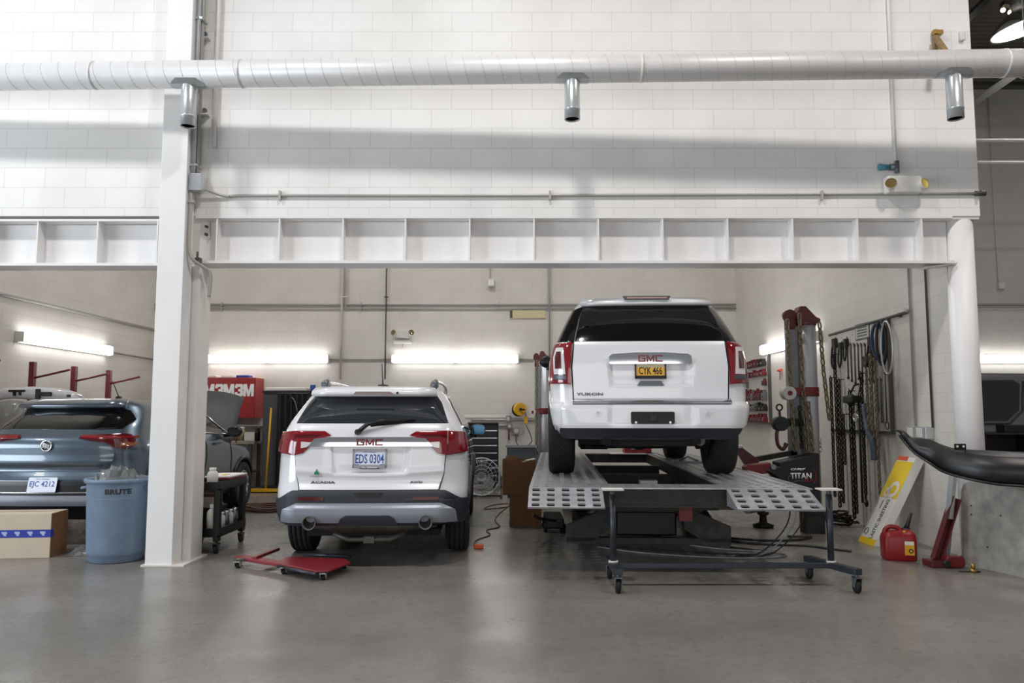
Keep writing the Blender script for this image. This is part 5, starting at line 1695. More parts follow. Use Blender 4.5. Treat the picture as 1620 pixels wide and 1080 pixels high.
mb.build('print_lines', 'ink_grey', t)['kind'] = 'stuff'
def hook_at(mb, p):
    mb.tube([Vector((xw - .03, p.y, p.z)), Vector((p.x, p.y, p.z)), Vector((p.x - .01, p.y, p.z + .03))], .006, 6)
hung = [(1314, 597, 785, 'chain_dark', .06, 'dark chain on the pegboard, nearest the chrome tower'), (1320, 560, 802, 'chain_dark', .065, 'longest dark chain at the tower side of the pegboard'),
        (1327, 600, 795, 'chain_dark', .06, 'dark chain hanging between the long tower-side chain and the short strand'), (1334, 655, 735, 'chain_dark', .05, 'short dark chain strand below the pegboard edge'),
        (1344, 618, 820, 'chain_dark', .065, 'thick dark chain under the black hoist block on the pegboard'), (1349, 640, 812, 'chain_dark', .06, 'second thick dark chain just right of the hoist block chain'),
        (1362, 590, 782, 'chain_dark', .06, 'dark chain with a hook at its foot, mid pegboard'), (1376, 560, 700, 'chain_brass', .06, 'browner bunched chain at the right of the pegboard'),
        (1383, 566, 775, 'chain_brass', .055, 'long brown chain ending in a hook over the blue strap')]
for px, ya, yb_, m_, L, lab in hung:
    p = PX(px, ya, xw - .10)
    z1 = P(px, yb_, p.y).z
    t = thing('hanging_chain', lab, 'chain', tuple(p))
    mb = MB(t)
    chain(mb, [p, (p.x, p.y, z1)], L * 1.4, L * .19, L * .95, 8, 4)
    mb.build('links', m_, t)
    mb = MB(t)
    hook_at(mb, p)
    mb.build('hanger', 'chain_dark', t)
    if 'hook' in lab and 'hoist' not in lab:
        e = Vector((p.x, p.y, z1))
        MB(t).tube(smooth_path([e, e + Vector((0, .01, -.05)), e + Vector((0, -.035, -.10)), e + Vector((0, -.01, -.14)), e + Vector((0, .035, -.10))], 4), [.01] + [.014] * 16, 7).build('grab_hook', m_, t)
    if px == 1376:
        mb = MB(t)
        chain(mb, [p + Vector((-.03, .05, 0)), (p.x - .03, p.y + .05, z1 + .1)], .065, .009, .045, 8, 4)
        chain(mb, [p + Vector((-.02, -.06, 0)), (p.x - .02, p.y - .05, z1 + .2)], .065, .009, .045, 8, 4)
        mb.build('doubled_strands', m_, t)['kind'] = 'stuff'
def on_board(px, py, dx=.05):
    return PX(px, py, xw - dx)
# clamps and small tools
for px, py, s_, lab in ((1321, 548, 1.0, 'long dark clamp at the top tower-side corner of the pegboard'), (1331, 552, .8, 'dark clamp second from the pegboard tower-side corner'), (1339, 545, .7, 'dark clamp third from the pegboard tower-side corner'),
                        (1378, 545, .8, 'dark clamp below the notice card, beside the blue strap')):
    p = on_board(px, py)
    t = thing('pull_clamp', lab, 'clamp', tuple(p))
    MB(t).b2(p.x - .03, xw - .03, p.y - .05 * s_, p.y + .05 * s_, p.z - .02, p.z + .11 * s_).build('clamp_jaw', 'dark_steel', t, bevel=.008)
    MB(t).tube(smooth_path([p + Vector((-.02, -.04 * s_, 0)), p + Vector((-.03, -.06 * s_, -.2 * s_)), p + Vector((-.03, 0, -.3 * s_)), p + Vector((-.03, .06 * s_, -.2 * s_)), p + Vector((-.02, .04 * s_, 0))], 4), .016 * s_, 7).build('clamp_bow', 'dark_steel', t)
    mb = MB(t)
    hook_at(mb, p + Vector((.02, 0, .10 * s_)))
    mb.build('hanger', 'chain_dark', t)
for i in range(8):
    px = 1340 + i * 5.6
    p = on_board(px, 548, .04)
    z1 = P(px, 596 + (i * 37 % 11), p.y).z
    t = thing('pull_rod', '%s thin steel rod in the row hanging mid pegboard, counted from the tower' % ('first', 'second', 'third', 'fourth', 'fifth', 'sixth', 'seventh', 'eighth')[i], 'rod', tuple(p))
    MB(t).tube([p, (p.x, p.y, z1)], .008, 6).build('rod', 'mid_steel', t)
    MB(t).torus(p + Vector((0, 0, .02)), .018, .006, 12, 5, M=Matrix.Rotation(pi / 2, 4, 'Y')).build('eye', 'mid_steel', t)
    MB(t).cyl((p.x, p.y, z1 - .03), (p.x, p.y, z1), .016, 8).build('tip', 'dark_steel', t)
    mb = MB(t)
    hook_at(mb, p + Vector((0, 0, .02)))
    mb.build('hanger', 'chain_dark', t)
for px, py, L, lab in ((1393, 600, .42, 'slim steel puller bar at the pegboard edge side, shorter one'), (1400, 592, .55, 'slim steel puller bar nearest the pegboard edge strip'), (1387, 600, .30, 'short steel puller with dark end beside two slim bars')):
    p = on_board(px, py, .05)
    t = thing('puller_bar', lab, 'puller', tuple(p))
    MB(t).tube([p, p + Vector((0, 0, -L))], .009, 7).build('bar', 'mid_steel', t)
    MB(t).torus(p + Vector((0, 0, -L - .05)), .045, .007, 16, 5, M=Matrix.Rotation(pi / 2, 4, 'Y'), sc=.5 if L < .5 else .9).build('loop', 'mid_steel', t)
    mb = MB(t)
    hook_at(mb, p)
    mb.build('hanger', 'chain_dark', t)
p = on_board(1346, 632, .14)
t = thing('hoist_block', 'black chain hoist block hanging over the pegboard foot', 'hoist', tuple(p))
MB(t).ball(p, .07, 14, (.9, 1.2, 1.1)).b2(p.x - .06, p.x + .06, p.y - .16, p.y + .12, p.z - .04, p.z + .05).build('block_body', 'dark_steel', t, bevel=.015)
MB(t).tube([p + Vector((0, 0, .08)), p + Vector((.05, 0, .18)), p + Vector((.11, 0, .2))], .012, 7).build('top_hook', 'chain_dark', t)
p = on_board(1372, 572, .10)
t = thing('pulley_block', 'round dark pulley block at the middle right of the pegboard', 'pulley', tuple(p))
MB(t).cyl(p + Vector((-.04, 0, 0)), p + Vector((.04, 0, 0)), .07, 20).build('pulley_wheel', 'dark_steel', t)
MB(t).tube([p + Vector((0, 0, .06)), p + Vector((.04, 0, .11)), p + Vector((.07, 0, .11))], .01, 7).build('hanger', 'chain_dark', t)
p = on_board(1354, 660, .13)
t = thing('bright_shackle', 'bright steel shackle hanging below the hoist block', 'shackle', tuple(p))
MB(t).torus(p, .045, .012, 18, 7, M=Matrix.Rotation(pi / 2, 4, 'Y'), sc=1.5).build('bow', 'chrome', t)
MB(t).tube([p + Vector((0, 0, .06)), p + Vector((.09, 0, .17))], .006, 6).build('hanger', 'chain_dark', t)
for px, py, w, h, m_, r, lab in ((1387, 512, .10, .42, 'blue_strap', .020, 'blue webbing strap looped at the top of the pegboard, the one nearer the notice card'), (1393, 508, .08, .52, 'hose_black', .018, 'black strap loop between the blue strap and the steel cable loop'),
                                 (1401, 508, .10, .62, 'galvanised', .012, 'thin steel cable loop at the top corner of the pegboard')):
    p = on_board(px, py, .07)
    t = thing('strap_loop', lab, 'strap', tuple(p))
    L_ = [p + Vector((-.02 * sin(a), w * sin(a), -h / 2 + h / 2 * cos(a))) for a in [2 * pi * i / 22 for i in range(22)]]
    MB(t).tube(L_, r, 7, closed=True).build('loop', m_, t)
    MB(t).tube([L_[0] + Vector((-.02, 0, -.02)), Vector((xw - .03, p.y, p.z - .01))], .007, 6).build('hanger', 'chain_dark', t)
p = on_board(1366, 640, .09)
t = thing('blue_sling', 'faded blue sling hanging slanted from the pegboard to its foot', 'sling', tuple(p))
MB(t).tube(smooth_path([p, p + Vector((-.02, -.10, -.22)), PX(1381, 700, xw - .10), PX(1384, 728, xw - .10)], 5), [.03] * 6 + [.045] * 9 + [.05], 8).build('sling_web', 'blue_tool', t)
MB(t).tube([p, p + Vector((.06, 0, .02))], .01, 6).build('hanger', 'chain_dark', t)
p = on_board(1357, 600, .08)
t = thing('hanging_bar', 'long dark bar hanging between the thick chain and the hook chain', 'bar', tuple(p))
MB(t).tube([p + Vector((0, 0, -.2)), (p.x, p.y, P(1357, 795, p.y).z)], .016, 8).tube([p + Vector((0, 0, -.2)), p + Vector((.05, 0, .0))], .008, 6).build('bar', 'dark_steel', t)
# heap of chain on the floor below
mb = MB()
c = PZ(1340, 832, 0)
for k_ in range(5):
    L_ = [(c.x - .06 + .13 * cos(a + k_) * (1 + .3 * sin(k_ * 2)), c.y + .10 + .22 * sin(a), .03 + .03 * k_) for a in [2 * pi * i / 9 for i in range(9)]]
    chain(mb, L_, .065, .009, .045, 8, 4)
one('chain_heap', 'chain_dark', mb, 'heap of dark chain on the floor below the pegboard', 'chain', loc=(c.x, c.y, 0))

# ------------------------------------------------------------------ white tool board with red clamps, farther along the right wall
yA_, yB_ = PX(1219, 600, xw).y, PX(1170, 600, xw).y
t = thing('clamp_board', 'white tool board full of red clamps beside the large SUV', 'board', (xw, (yA_ + yB_) / 2, 1.24))
MB(t).b2(xw - .03, xw, yA_, yB_, 1.24, 2.40).build('board', 'peg_white', t)
MB(t).b2(xw - .05, xw, yA_ - .04, yA_, 1.22, 2.42).build('edge_strip', 'conduit_dark', t)
MB(t).b2(xw - .16, xw - .03, yA_ + .03, yB_ - .03, 1.24, 1.26).build('ledge', 'conduit_dark', t)
rnd = random.Random(5)
k_ = 0
for row, (z, hh) in enumerate(((2.30, .15), (2.12, .13), (1.96, .16), (1.74, .22), (1.52, .16), (1.27, .16))):
    y = yA_ + .10
    while y < yB_ - .1:
        w = rnd.uniform(.10, .2)
        col = rnd.choice(('red_paint', 'red_bright', 'dark_red', 'dark_red', 'steel_grey', 'dark_steel')) if row not in (4,) else rnd.choice(('dark_steel', 'steel_grey', 'dark_red'))
        if row == 5:
            col = rnd.choice(('red_bright', 'red_paint'))
        if row == 2 and rnd.random() < .45:
            y += w
            continue
        red = col in ('red_paint', 'red_bright', 'dark_red')
        t = thing('pull_clamp', 'small %s clamp among the tools on the white board beside the SUV' % ('red' if red else 'dark steel'), 'clamp', (xw - .03, y + w / 2, z), group='red clamps on the white board' if red else 'steel clamps on the white board')
        o = MB(t)
        zz0 = z if row == 5 else z - hh * .4
        if row == 5:
            zz0 = 1.26
        o.b2(xw - .10, xw - .03, y, y + w * .8, zz0, zz0 + hh * .55)
        o.b2(xw - .08, xw - .03, y + w * .2, y + w * .55, zz0 + hh * .5, zz0 + hh * rnd.uniform(.75, 1.0))
        o.build('clamp_body', col, t, bevel=.006)
        MB(t).cyl((xw - .12, y + w * .4, zz0 + hh * .25), (xw - .10, y + w * .4, zz0 + hh * .25), .018, 8).build('bolt', 'steel_grey', t)
        y += w + .02
# ------------------------------------------------------------------ floor things at the right
# leaning carton of plastic sheeting
ex, ey = Vector((.02, -1, 0)), Vector((.47, .05, .88))
FC = frame((3.84, 8.93, .0), ex, ey)
t = thing('sheeting_carton', 'tall yellow and white carton of plastic sheeting leaning on the right wall', 'carton', (3.84, 8.75, 0))
Wc, Lc, Tc = .36, 1.06, .10
MB(t).prism([(0, 0), (Wc, 0), (Wc, Lc), (0, Lc)], -Tc, FC @ Matrix.Translation((0, 0, .0))).build('carton_body', 'carton_white', t, bevel=.006)
def cart_panel(nm, m_, x0, x1, y0, y1, d=.002):
    return MB(t).prism([(x0, y0), (x1, y0), (x1, y1), (x0, y1)], d, FC @ Matrix.Translation((0, 0, .0005))).build(nm, m_, t)
cart_panel('yellow_print', 'yellow_print', .0, Wc, .56, 1.0)
cart_panel('yellow_print', 'yellow_print', .0, Wc, .0, .07)
cart_panel('orange_print', 'orange_print', .0, Wc * .6, 1.01, Lc)
w = cart_panel('white_print', 'carton_white', .17, .19, .56, .58)
mb = MB(t)
for i, (cx_, cy_, r_) in enumerate(((.22, .66, .10), (.12, .62, .06))):
    mb.lathe([(r_ * .55, .003), (r_, .003)], (0, 0, 0), 20, M=FC @ Matrix.Translation((cx_, cy_, 0)))
mb.build('flower_print', 'carton_white', t)
TM = Matrix(((0, -1, 0, 0), (1, 0, 0, 0), (0, 0, 1, 0), (0, 0, 0, 1)))
text('carton_lettering', 'PLASTIC SHEETING', 'ink_black', FC @ Matrix.Translation((.22, .29, .001)) @ TM, .50, .065, t, .001, .01, org=t.location)
cart_panel('small_print', 'ink_grey', .11, .125, .42, .52)
mb = MB(t)
mb.torus((0, 0, 0), .035, .004, 16, 5, M=Matrix())
o = mb.build('round_mark', 'ink_black', t)
o.data.transform(Matrix.Translation(t.location) @ Matrix())
o.data.transform(Matrix.Translation(-t.location) @ FC @ Matrix.Translation((.075, .14, .002)))
cart_panel('edge_line', 'ink_black', .02, .026, .1, .52)

# red fuel can
gx, gy = 3.755, 7.83
t = thing('fuel_can', 'red plastic fuel can with black spout on the floor near the pipe column', 'fuel can', (gx, gy, 0), radians(-14))
vs, fs = [], []
prof = [(0, .92, .92), (.02, .99, .99), (.12, 1, 1), (.19, 1, 1), (.235, .96, .95), (.265, .82, .82), (.28, .6, .6)]
base = rrect(.30, .25, .05, 4)
for z, kx, ky in prof:
    for a, b in base:
        vs.append((a * kx, b * ky, z + (.012 * (a / .15) if z > .2 else 0)))
n = len(base)
for i in range(len(prof) - 1):
    for k in range(n):
        fs.append((i * n + k, i * n + (k + 1) % n, (i + 1) * n + (k + 1) % n, (i + 1) * n + k))
fs.append(tuple(range(n))[::-1]); fs.append(tuple((len(prof) - 1) * n + k for k in range(n)))
mb = MB().add(vs, fs, True)
mb.build('can_body', 'red_plastic', t)
MB().tube(smooth_path([(-.12, 0, .22), (-.115, 0, .275), (-.07, 0, .308), (.0, 0, .30), (.035, 0, .26)], 5), .022, 10).build('handle', 'red_plastic', t)
MB().cyl((.075, 0, .265), (.075, 0, .30), .038, 18).build('cap', 'ink_black', t)
MB().tube([(.075, 0, .29), (.09, 0, .33), (.125, -.02, .45)], [.026, .02, .012], 12).build('spout', 'ink_black', t)
MB().cyl((.04, -.09, .255), (.04, -.09, .285), .012, 10).build('vent_plug', 'yellow_plastic', t)
lb = MB().b2(.03, .115, -.128, -.1235, .06, .19).build('warning_label', 'yellow_plastic', t)
MB().b2(.032, .113, -.1295, -.128, .155, .188).build('label_band', 'carton_white', lb)
o = MB().lathe([(.012, 0), (.022, 0)], (.085, -.129, .10), 18, 'y').build('label_mark', 'ink_black', lb)

# wooden block and small clutter by the column foot
one('wooden_block', 'wood', MB().box((3.99, 8.22, .06), (.22, .12, .12), .2), 'rough wooden block on the floor behind the fuel can', 'block', bevel=.004, loc=(3.99, 8.22, 0))
c = PZ(1540, 905, 0)
t = thing('bottle_jack', 'tiny brass-coloured fitting on the floor before the grey sheet', 'fitting', (c.x, c.y, 0))
t.name = 'brass_fitting'
MB(t).cyl((c.x, c.y, 0), (c.x, c.y, .03), .03, 12).cyl((c.x, c.y, .03), (c.x, c.y, .075), .016, 10).build('fitting_body', 'brass', t)
MB(t).tube([(c.x - .12, c.y + .02, .006), (c.x, c.y, .006), (c.x + .06, c.y, .006)], .006, 6).build('pin', 'dark_steel', t)

# red stand leaning by the column
t = thing('red_jack_stand', 'old red perforated stand with steel tube leaning beside the pipe column', 'jack stand', (4.0, 7.45, 0))
p0, p1 = Vector((3.93, 7.47, .06)), Vector((4.17, 7.53, .62))
p2 = Vector((4.20, 7.56, 1.02))
ch = MB(t)
d = (p1 - p0).normalized()
sd = Vector((0, -1, 0))
wd = d.cross(sd).normalized()
for s in (-1, 1):
    ch.beam(p0 + wd * s * .038, p1 + wd * s * .038, .008, .07, up=(0, 1, 0))
ch.beam(p0 + Vector((0, .035, 0)), p1 + Vector((0, .035, 0)), .076, .008, up=(0, 1, 0))
chn = ch.build('channel', 'dark_red', t)
mb = MB(t)
for i in range(6):
    q = p0.lerp(p1, .1 + i * .15)
    mb.cyl(q + Vector((0, .028, 0)), q + Vector((0, .0305, 0)), .011, 10)
mb.build('peg_holes', 'ink_black', chn)['kind'] = 'stuff'
MB(t).beam(p0 + d * .4, p2, .05, .05).build('steel_tube', 'galvanised', t)
MB(t).beam((4.06, 7.56, .02), (4.16, 7.58, .6), .05, .04).build('brace', 'steel_grey', t)
MB(t).b2(3.84, 4.0, 7.38, 7.56, 0, .06).build('foot', 'dark_red', t, bevel=.008)
MB(t).prism(rrect(.17, .10, .03), .10, XZ(7.36) @ Matrix.Translation((4.05, .055, 0))).build('jack_body', 'red_paint', t, bevel=.008)
MB(t).cyl((3.97, 7.35, .04), (3.97, 7.40, .04), .03, 12).build('roller', 'dark_steel', t)
t = thing('dark_scraps', 'dark rag heap at the pipe column foot behind the red stand', 'rag', (4.2, 7.62, 0))
mb = MB(t)
for i in range(5):
    mb.ball((4.14 + .045 * i, 7.60 + .02 * (i % 2), .035), .05, 8, (1, .8, .8))
mb.build('cloth', 'hose_black', t)

# grey sheet leaning at the right edge and the black bumper cover lying across it
t = thing('metal_sheet', 'stained grey metal sheet standing on edge below the black bumper cover', 'sheet', (4.45, 6.9, 0))
a, b = Vector((4.235, 7.60, 0)), Vector((4.75, 5.5, 0))
ex = (b - a).normalized()
Fs = frame(a, ex, (0.05, 0, 1))
Ls = (b - a).length
poly = [(0, 0), (Ls, 0), (Ls, .77), (.10, .77), (.03, .74), (0, .67)]
MB(t).prism(poly, -.03, Fs).build('sheet', 'grey_sheet', t)
mb = MB(t)
for i, (u, v) in enumerate(((.12, .55), (.12, .47), (.45, .5), (.8, .35), (.3, .2))):
    mb.cyl(Fs @ Vector((u, v, 0)), Fs @ Vector((u, v, .003)), .008, 8)
mb.build('screw_holes', 'ink_black', t)['kind'] = 'stuff'

t = thing('bumper_cover', 'black plastic bumper cover laid across the grey sheet', 'bumper', (4.6, 6.9, .8))
ctl = [(1422, 682, 688, 7.55), (1431, 683, 700, 7.48), (1446, 695, 716, 7.40), (1470, 696, 732, 7.30), (1490, 704, 745, 7.18), (1515, 711, 753, 7.06), (1545, 714, 760, 6.94), (1580, 716, 766, 6.84), (1620, 718, 769, 6.76), (1680, 722, 778, 6.66), (1760, 730, 784, 6.60)]
top = [P(x, a_, y) for x, a_, b_, y in ctl]
bot = [P(x, b_, y - .06) for x, a_, b_, y in ctl]
top, bot = smooth_path(top, 4), smooth_path(bot, 4)
vs, fs = [], []
NV = 6
for u, w in zip(top, bot):
    for j in range(NV + 1):
        v = j / NV
        p = u.lerp(w, v)
        p.y -= .07 * sin(pi * v) - .0
        vs.append(p)
for i in range(len(top) - 1):
    for j in range(NV):
        fs.append((i * (NV + 1) + j, i * (NV + 1) + j + 1, (i + 1) * (NV + 1) + j + 1, (i + 1) * (NV + 1) + j))
MB(t).add(vs, fs, True).build('cover_skin', 'black_plastic', t, solid=.012)
lip = MB(t)
vs, fs = [], []
for u in top:
    vs += [u, u + Vector((0, .14, .01))]
for i in range(len(top) - 1):
    fs.append((2 * i, 2 * i + 1, 2 * i + 3, 2 * i + 2))
lip.add(vs, fs, True)
lip.build('upper_lip', 'black_plastic', t, solid=.01)
MB(t).tube([p + Vector((0, -.012, 0)) for p in bot], .012, 6).build('lower_edge', 'trim_black', t)
c = P(1519, 708, 7.0)
tb = MB(t).b2(c.x - .05, c.x + .05, c.y - .005, c.y + .005, c.z - .02, c.z + .035).build('mounting_tab', 'black_plastic', t)
for s in (-1, 1):
    MB(t).cyl((c.x + s * .027, c.y - .008, c.z + .012), (c.x + s * .027, c.y - .005, c.z + .012), .011, 10).build('tab_hole', 'peg_white', tb)

# ------------------------------------------------------------------ far right bay: grey van and dark shelf
t = thing('grey_van', 'grey van parked in the far right bay behind the pipe column', 'van', (7.8, 11.9, 0))
prof = [(5.35, .45), (5.30, .8), (5.32, 1.3), (5.45, 1.8), (5.65, 1.93), (6.6, 1.98), (9.0, 1.96), (9.6, 1.4), (10.2, 1.1), (10.3, .5), (10.2, .35), (5.5, .35)]
MB(t).prism(prof, 1.75, XZ(11.1)).build('body', 'van_grey', t, bevel=.06, seg=3)
MB(t).prism([(5.75, 1.30), (5.77, 1.80), (5.85, 1.86), (7.02, 1.88), (7.12, 1.82), (7.09, 1.46), (6.92, 1.31)], .02, XZ(11.085)).build('side_window', 'glass_dark', t)
MB(t).prism([(7.25, 1.28), (7.28, 1.84), (8.6, 1.85), (8.9, 1.6), (8.9, 1.28)], .02, XZ(11.085)).build('side_window', 'glass_dark', t)
MB(t).tube([(5.75, 11.09, 1.26), (6.95, 11.085, 1.27), (7.14, 11.085, 1.45), (7.17, 11.085, 1.86)], .012, 6).build('window_trim', 'trim_black', t)
for xw_ in (6.1, 9.4):
    w_ = MB(t).lathe([(.2, -.1), (.34, -.11), (.36, 0), (.34, .11), (.2, .1)], (xw_, 11.2, .36), 28, 'y').build('wheel', 'rubber', t)
    MB(t).lathe([(.0005, -.08), (.21, -.10), (.22, -.06)], (xw_, 11.2, .36), 24, 'y').build('rim', 'satin_chrome', w_)
t = thing('parts_shelf', 'dark brown shelf unit standing in front of the grey van', 'shelf', (6.35, 10.2, 0))
X0, X1 = P(1556, 700, 10.2).x, P(1640, 700, 10.2).x
for z in (.08, .55, .72, .90, 1.14):
    MB(t).b2(X0, X1, 10.2, 10.6, z, z + .025).build('shelf_board', 'van_dark', t)
for x in (X0, X1 - .03):
    MB(t).b2(x, x + .03, 10.2, 10.6, 0, 1.17).build('side_panel', 'van_dark', t)
MB(t).b2(X0, X1, 10.58, 10.6, .05, 1.17).build('back_panel', 'van_dark', t)
one('panel_strip', 'satin_chrome', MB().b2(X0 + .1, X1 - .08, 10.22, 10.27, .745, .765), 'bright thin metal strip lying on the dark brown shelf', 'strip')
one('black_case', 'ink_black', MB().box((X0 + .45, 10.36, 1.215), (.26, .2, .10)), 'small black case on top of the dark brown shelf', 'case', bevel=.01)

# ------------------------------------------------------------------ left bay: bin, carton, red rack, white bumper cover
bx, by = -3.83, 7.80
t = thing('round_bin', 'large round blue-grey plastic bin standing beside the steel column', 'bin', (bx, by, 0))
pr = [(.0005, .01), (.23, .0), (.245, .01), (.258, .2), (.272, .55), (.274, .60), (.278, .605), (.280, .74), (.302, .745), (.310, .765), (.306, .785), (.292, .785), (.285, .765), (.262, .1), (.24, .03), (.0005, .03)]
MB(t).lathe(pr, (bx, by, 0), 48).build('bin_body', 'bin_blue', t)
MB(t).torus((bx, by, .603), .277, .004, 48, 6).build('bin_rib', 'bin_blue', t)
for s in (1, -1):
    MB(t).tube([(bx + s * .27, by - .06, .70), (bx + s * .33, by - .06, .69), (bx + s * .33, by + .06, .69), (bx + s * .27, by + .06, .70)], .014, 8).build('grip', 'bin_blue', t)
txt = text('bin_lettering', 'BRUTE', 'bin_ink', Matrix(), .235, .05, None, .0, .045)
def wrap(ob, R, ang0, z0, root):
    for v in ob.data.vertices:
        a = ang0 + v.co.x / R
        v.co = Vector((R * sin(a), -R * cos(a), z0 + v.co.y))
    ob.parent = root
txt.data.transform(Matrix())
wrap(txt, .2835, radians(25), .672, t)
t = thing('bin_rubbish', 'crumpled clear plastic piled in the round bin', 'rubbish', (bx, by, .5))
vs, fs = [], []
rnd = random.Random(3)
NR, NA = 7, 22
for i in range(NR + 1):
    for k in range(NA):
        r_ = .25 * i / NR
        a = 2 * pi * k / NA
        h = (.82 - 1.6 * r_ * r_ + rnd.uniform(-.05, .09)) if i < NR else .66
        vs.append((bx + r_ * cos(a) + rnd.uniform(-.01, .01), by + r_ * sin(a), h))
for i in range(NR):
    for k in range(NA):
        fs.append((i * NA + k, i * NA + (k + 1) % NA, (i + 1) * NA + (k + 1) % NA, (i + 1) * NA + k))
MB(t).add(vs, fs).build('plastic_film', 'wrap_plastic', t)
rz = radians(6)
t = thing('parts_carton', 'pale cardboard carton with blue tape on the floor before the blue-grey car', 'carton', (-4.98, 8.03, 0), rz)
MB().b2(-.50, .44, -.19, .17, 0, .43).build('carton_body', 'cardboard_pale', t, bevel=.004)
MB().b2(-.50, .44, -.012, .012, .430, .4315).build('top_seam', 'cardboard', t)
tp = MB().b2(-.50, .44, -.1915, -.19, .20, .275).b2(.44, .4415, -.19, -.13, .20, .275).build('blue_tape', 'tape_blue', t)
for i in range(8):
    x = -.46 + i * .118
    MB().prism([(-.026, .02), (.022, .02), (.026, .0), (.012, -.006), (.022, -.02), (-.004, -.02), (-.012, -.004), (-.026, .004)], .0008, facing((x, -.1915, .2375))).build('tape_mark', 'tape_white', tp)
# side face is browner kraft: a flap glued on
MB().b2(.4402, .4408, -.189, .169, .003, .428).build('kraft_side', 'cardboard_brown', t)
vs, fs = [], []
t = thing('plastic_wrap', 'crumpled clear plastic wrap on the floor between carton and bin', 'wrap', (-4.35, 8.1, 0))
rnd = random.Random(11)
N1 = 9
for j in range(N1):
    for i in range(N1):
        u, v = i / (N1 - 1), j / (N1 - 1)
        h = 0.004 + .13 * min(1, 3 * u * (1 - u)) * min(1, 3 * v * (1 - v)) * rnd.uniform(.3, 1.4)
        vs.append((-4.44 + .26 * u, 7.98 + .26 * v, h))
for j in range(N1 - 1):
    for i in range(N1 - 1):
        a = j * N1 + i
        fs.append((a, a + 1, a + N1 + 1, a + N1))
MB(t).add(vs, fs).build('film', 'wrap_plastic', t)

# red rack along the left wall
t = thing('red_rack', 'red steel panel rack with slanting arms along the left wall', 'rack', (-6.75, 12.1, 0))
xr_ = -6.72
ys = [9.55] + [PX(x, 580, xr_).y for x in (52, 118, 173)]
for i, y in enumerate(ys):
    MB(t).b2(xr_ - .035, xr_ + .035, y - .035, y + .035, 0, 2.13).build('rack_post', 'red_paint', t)
    zs_ = (1.90, 1.52) if i else (1.93, 1.5)
    for z in zs_:
        MB(t).tube([(xr_, y, z), (xr_ + .52, y, z + .12)], .016, 8).build('rack_arm', 'red_paint', t)
    MB(t).b2(xr_ - .05, xr_ + .45, y - .03, y + .03, 0, .05).build('rack_foot', 'red_paint', t)
MB(t).b2(xr_ - .02, xr_ + .02, ys[0], ys[-1], .4, .45).build('tie_bar', 'red_paint', t)
def cover(name, label, m_, ctl, thick=.012, bulge=.06):
    t = thing(name, label, 'bumper', tuple(P(ctl[0][0], ctl[0][1], ctl[0][3])))
    tp_ = smooth_path([P(x, a_, y) for x, a_, b_, y in ctl], 4)
    bt_ = smooth_path([P(x, b_, y) for x, a_, b_, y in ctl], 4)
    vs, fs = [], []
    for u, w in zip(tp_, bt_):
        for j in range(6):
            v = j / 5
            p = u.lerp(w, v)
            p.y -= bulge * sin(pi * v)
            vs.append(p)
    for i in range(len(tp_) - 1):
        for j in range(5):
            fs.append((i * 6 + j, i * 6 + j + 1, (i + 1) * 6 + j + 1, (i + 1) * 6 + j))
    MB(t).add(vs, fs, True).build('cover_skin', m_, t, solid=thick)
    return t
wt = cover('white_bumper_cover', 'white bumper cover with black inserts resting on the red rack', 'car_white', [(-8, 620, 637, 10.3), (2, 615, 632, 10.1), (25, 613, 630, 10.0), (55, 612, 632, 9.98), (85, 614, 634, 10.0), (108, 617, 635, 10.1), (124, 622, 634, 10.3), (131, 627, 633, 10.45)])
for x0, x1, y0_, y1_, nm in ((14, 40, 616.5, 620, 'grille_bar'), (21, 25, 619, 626, 'grille_post'), (30, 34, 619, 625, 'grille_post'), (56, 64, 615, 633, 'fog_lamp_housing'), (62, 82, 620, 626.5, 'black_insert'), (106, 112, 624, 628, 'tow_cover')):
    a, b = P(x0, y1_, 9.92), P(x1, y0_, 9.92)
    MB(wt).b2(a.x, b.x, 9.90, 9.935, a.z, b.z).build(nm, 'ink_black', wt, bevel=.008)
gt = cover('grey_bumper_cover', 'grey plastic-wrapped bumper cover below the white one at the frame edge', 'wrap_plastic', [(-14, 638, 684, 10.4), (10, 634, 680, 10.2), (30, 634, 675, 10.25), (46, 636, 662, 10.4)], .02, .12)

# ------------------------------------------------------------------ black service cart behind the column
def cart():
    x0, x1, y0, y1 = -3.46, -2.95, 8.10, 8.90
    t = thing('service_cart', 'black plastic service cart behind the steel column, bottles and cans on it', 'cart', ((x0 + x1) / 2, (y0 + y1) / 2, 0))
    def tray(z, h, nm):
        m = MB(t)
        m.b2(x0, x1, y0, y1, z, z + .02)
        for a in ((x0, x0 + .02, y0, y1), (x1 - .02, x1, y0, y1), (x0 + .02, x1 - .02, y0, y0 + .02), (x0 + .02, x1 - .02, y1 - .02, y1)):
            m.b2(*a, z, z + h)
        m.build(nm, 'black_plastic', t)
    tray(.63, .085, 'top_tray')
    tray(.165, .085, 'bottom_tray')
    for x in (x0 + .035, x1 - .035):
        for y in (y0 + .035, y1 - .035):
            MB(t).b2(x - .033, x + .033, y - .033, y + .033, .12, .70).build('leg', 'black_plastic', t, bevel=.01)
            caster(t, (x, y, 0), .045, 'mid_steel')
    return t
cart()
def bottle(name, o, r, h, m_, label, cat, cap='ink_white', neck=.35, group=None):
    t = thing(name, label, cat, tuple(o), group=group)
    MB().lathe([(.0005, 0), (r, 0), (r, h * .68), (r * .85, h * .78), (r * neck, h * .86), (r * neck, h * .9)], n=20).build('bottle_body', m_, t)
    MB().lathe([(r * neck * 1.25, h * .88), (r * neck * 1.25, h), (.0005, h)], n=16).build('cap', cap, t)
    return t
bottle('white_bottle', (-3.09, 8.25, .65), .055, .20, 'white_plastic', 'white plastic bottle on the near end of the black cart', 'bottle', 'white_plastic', .5)
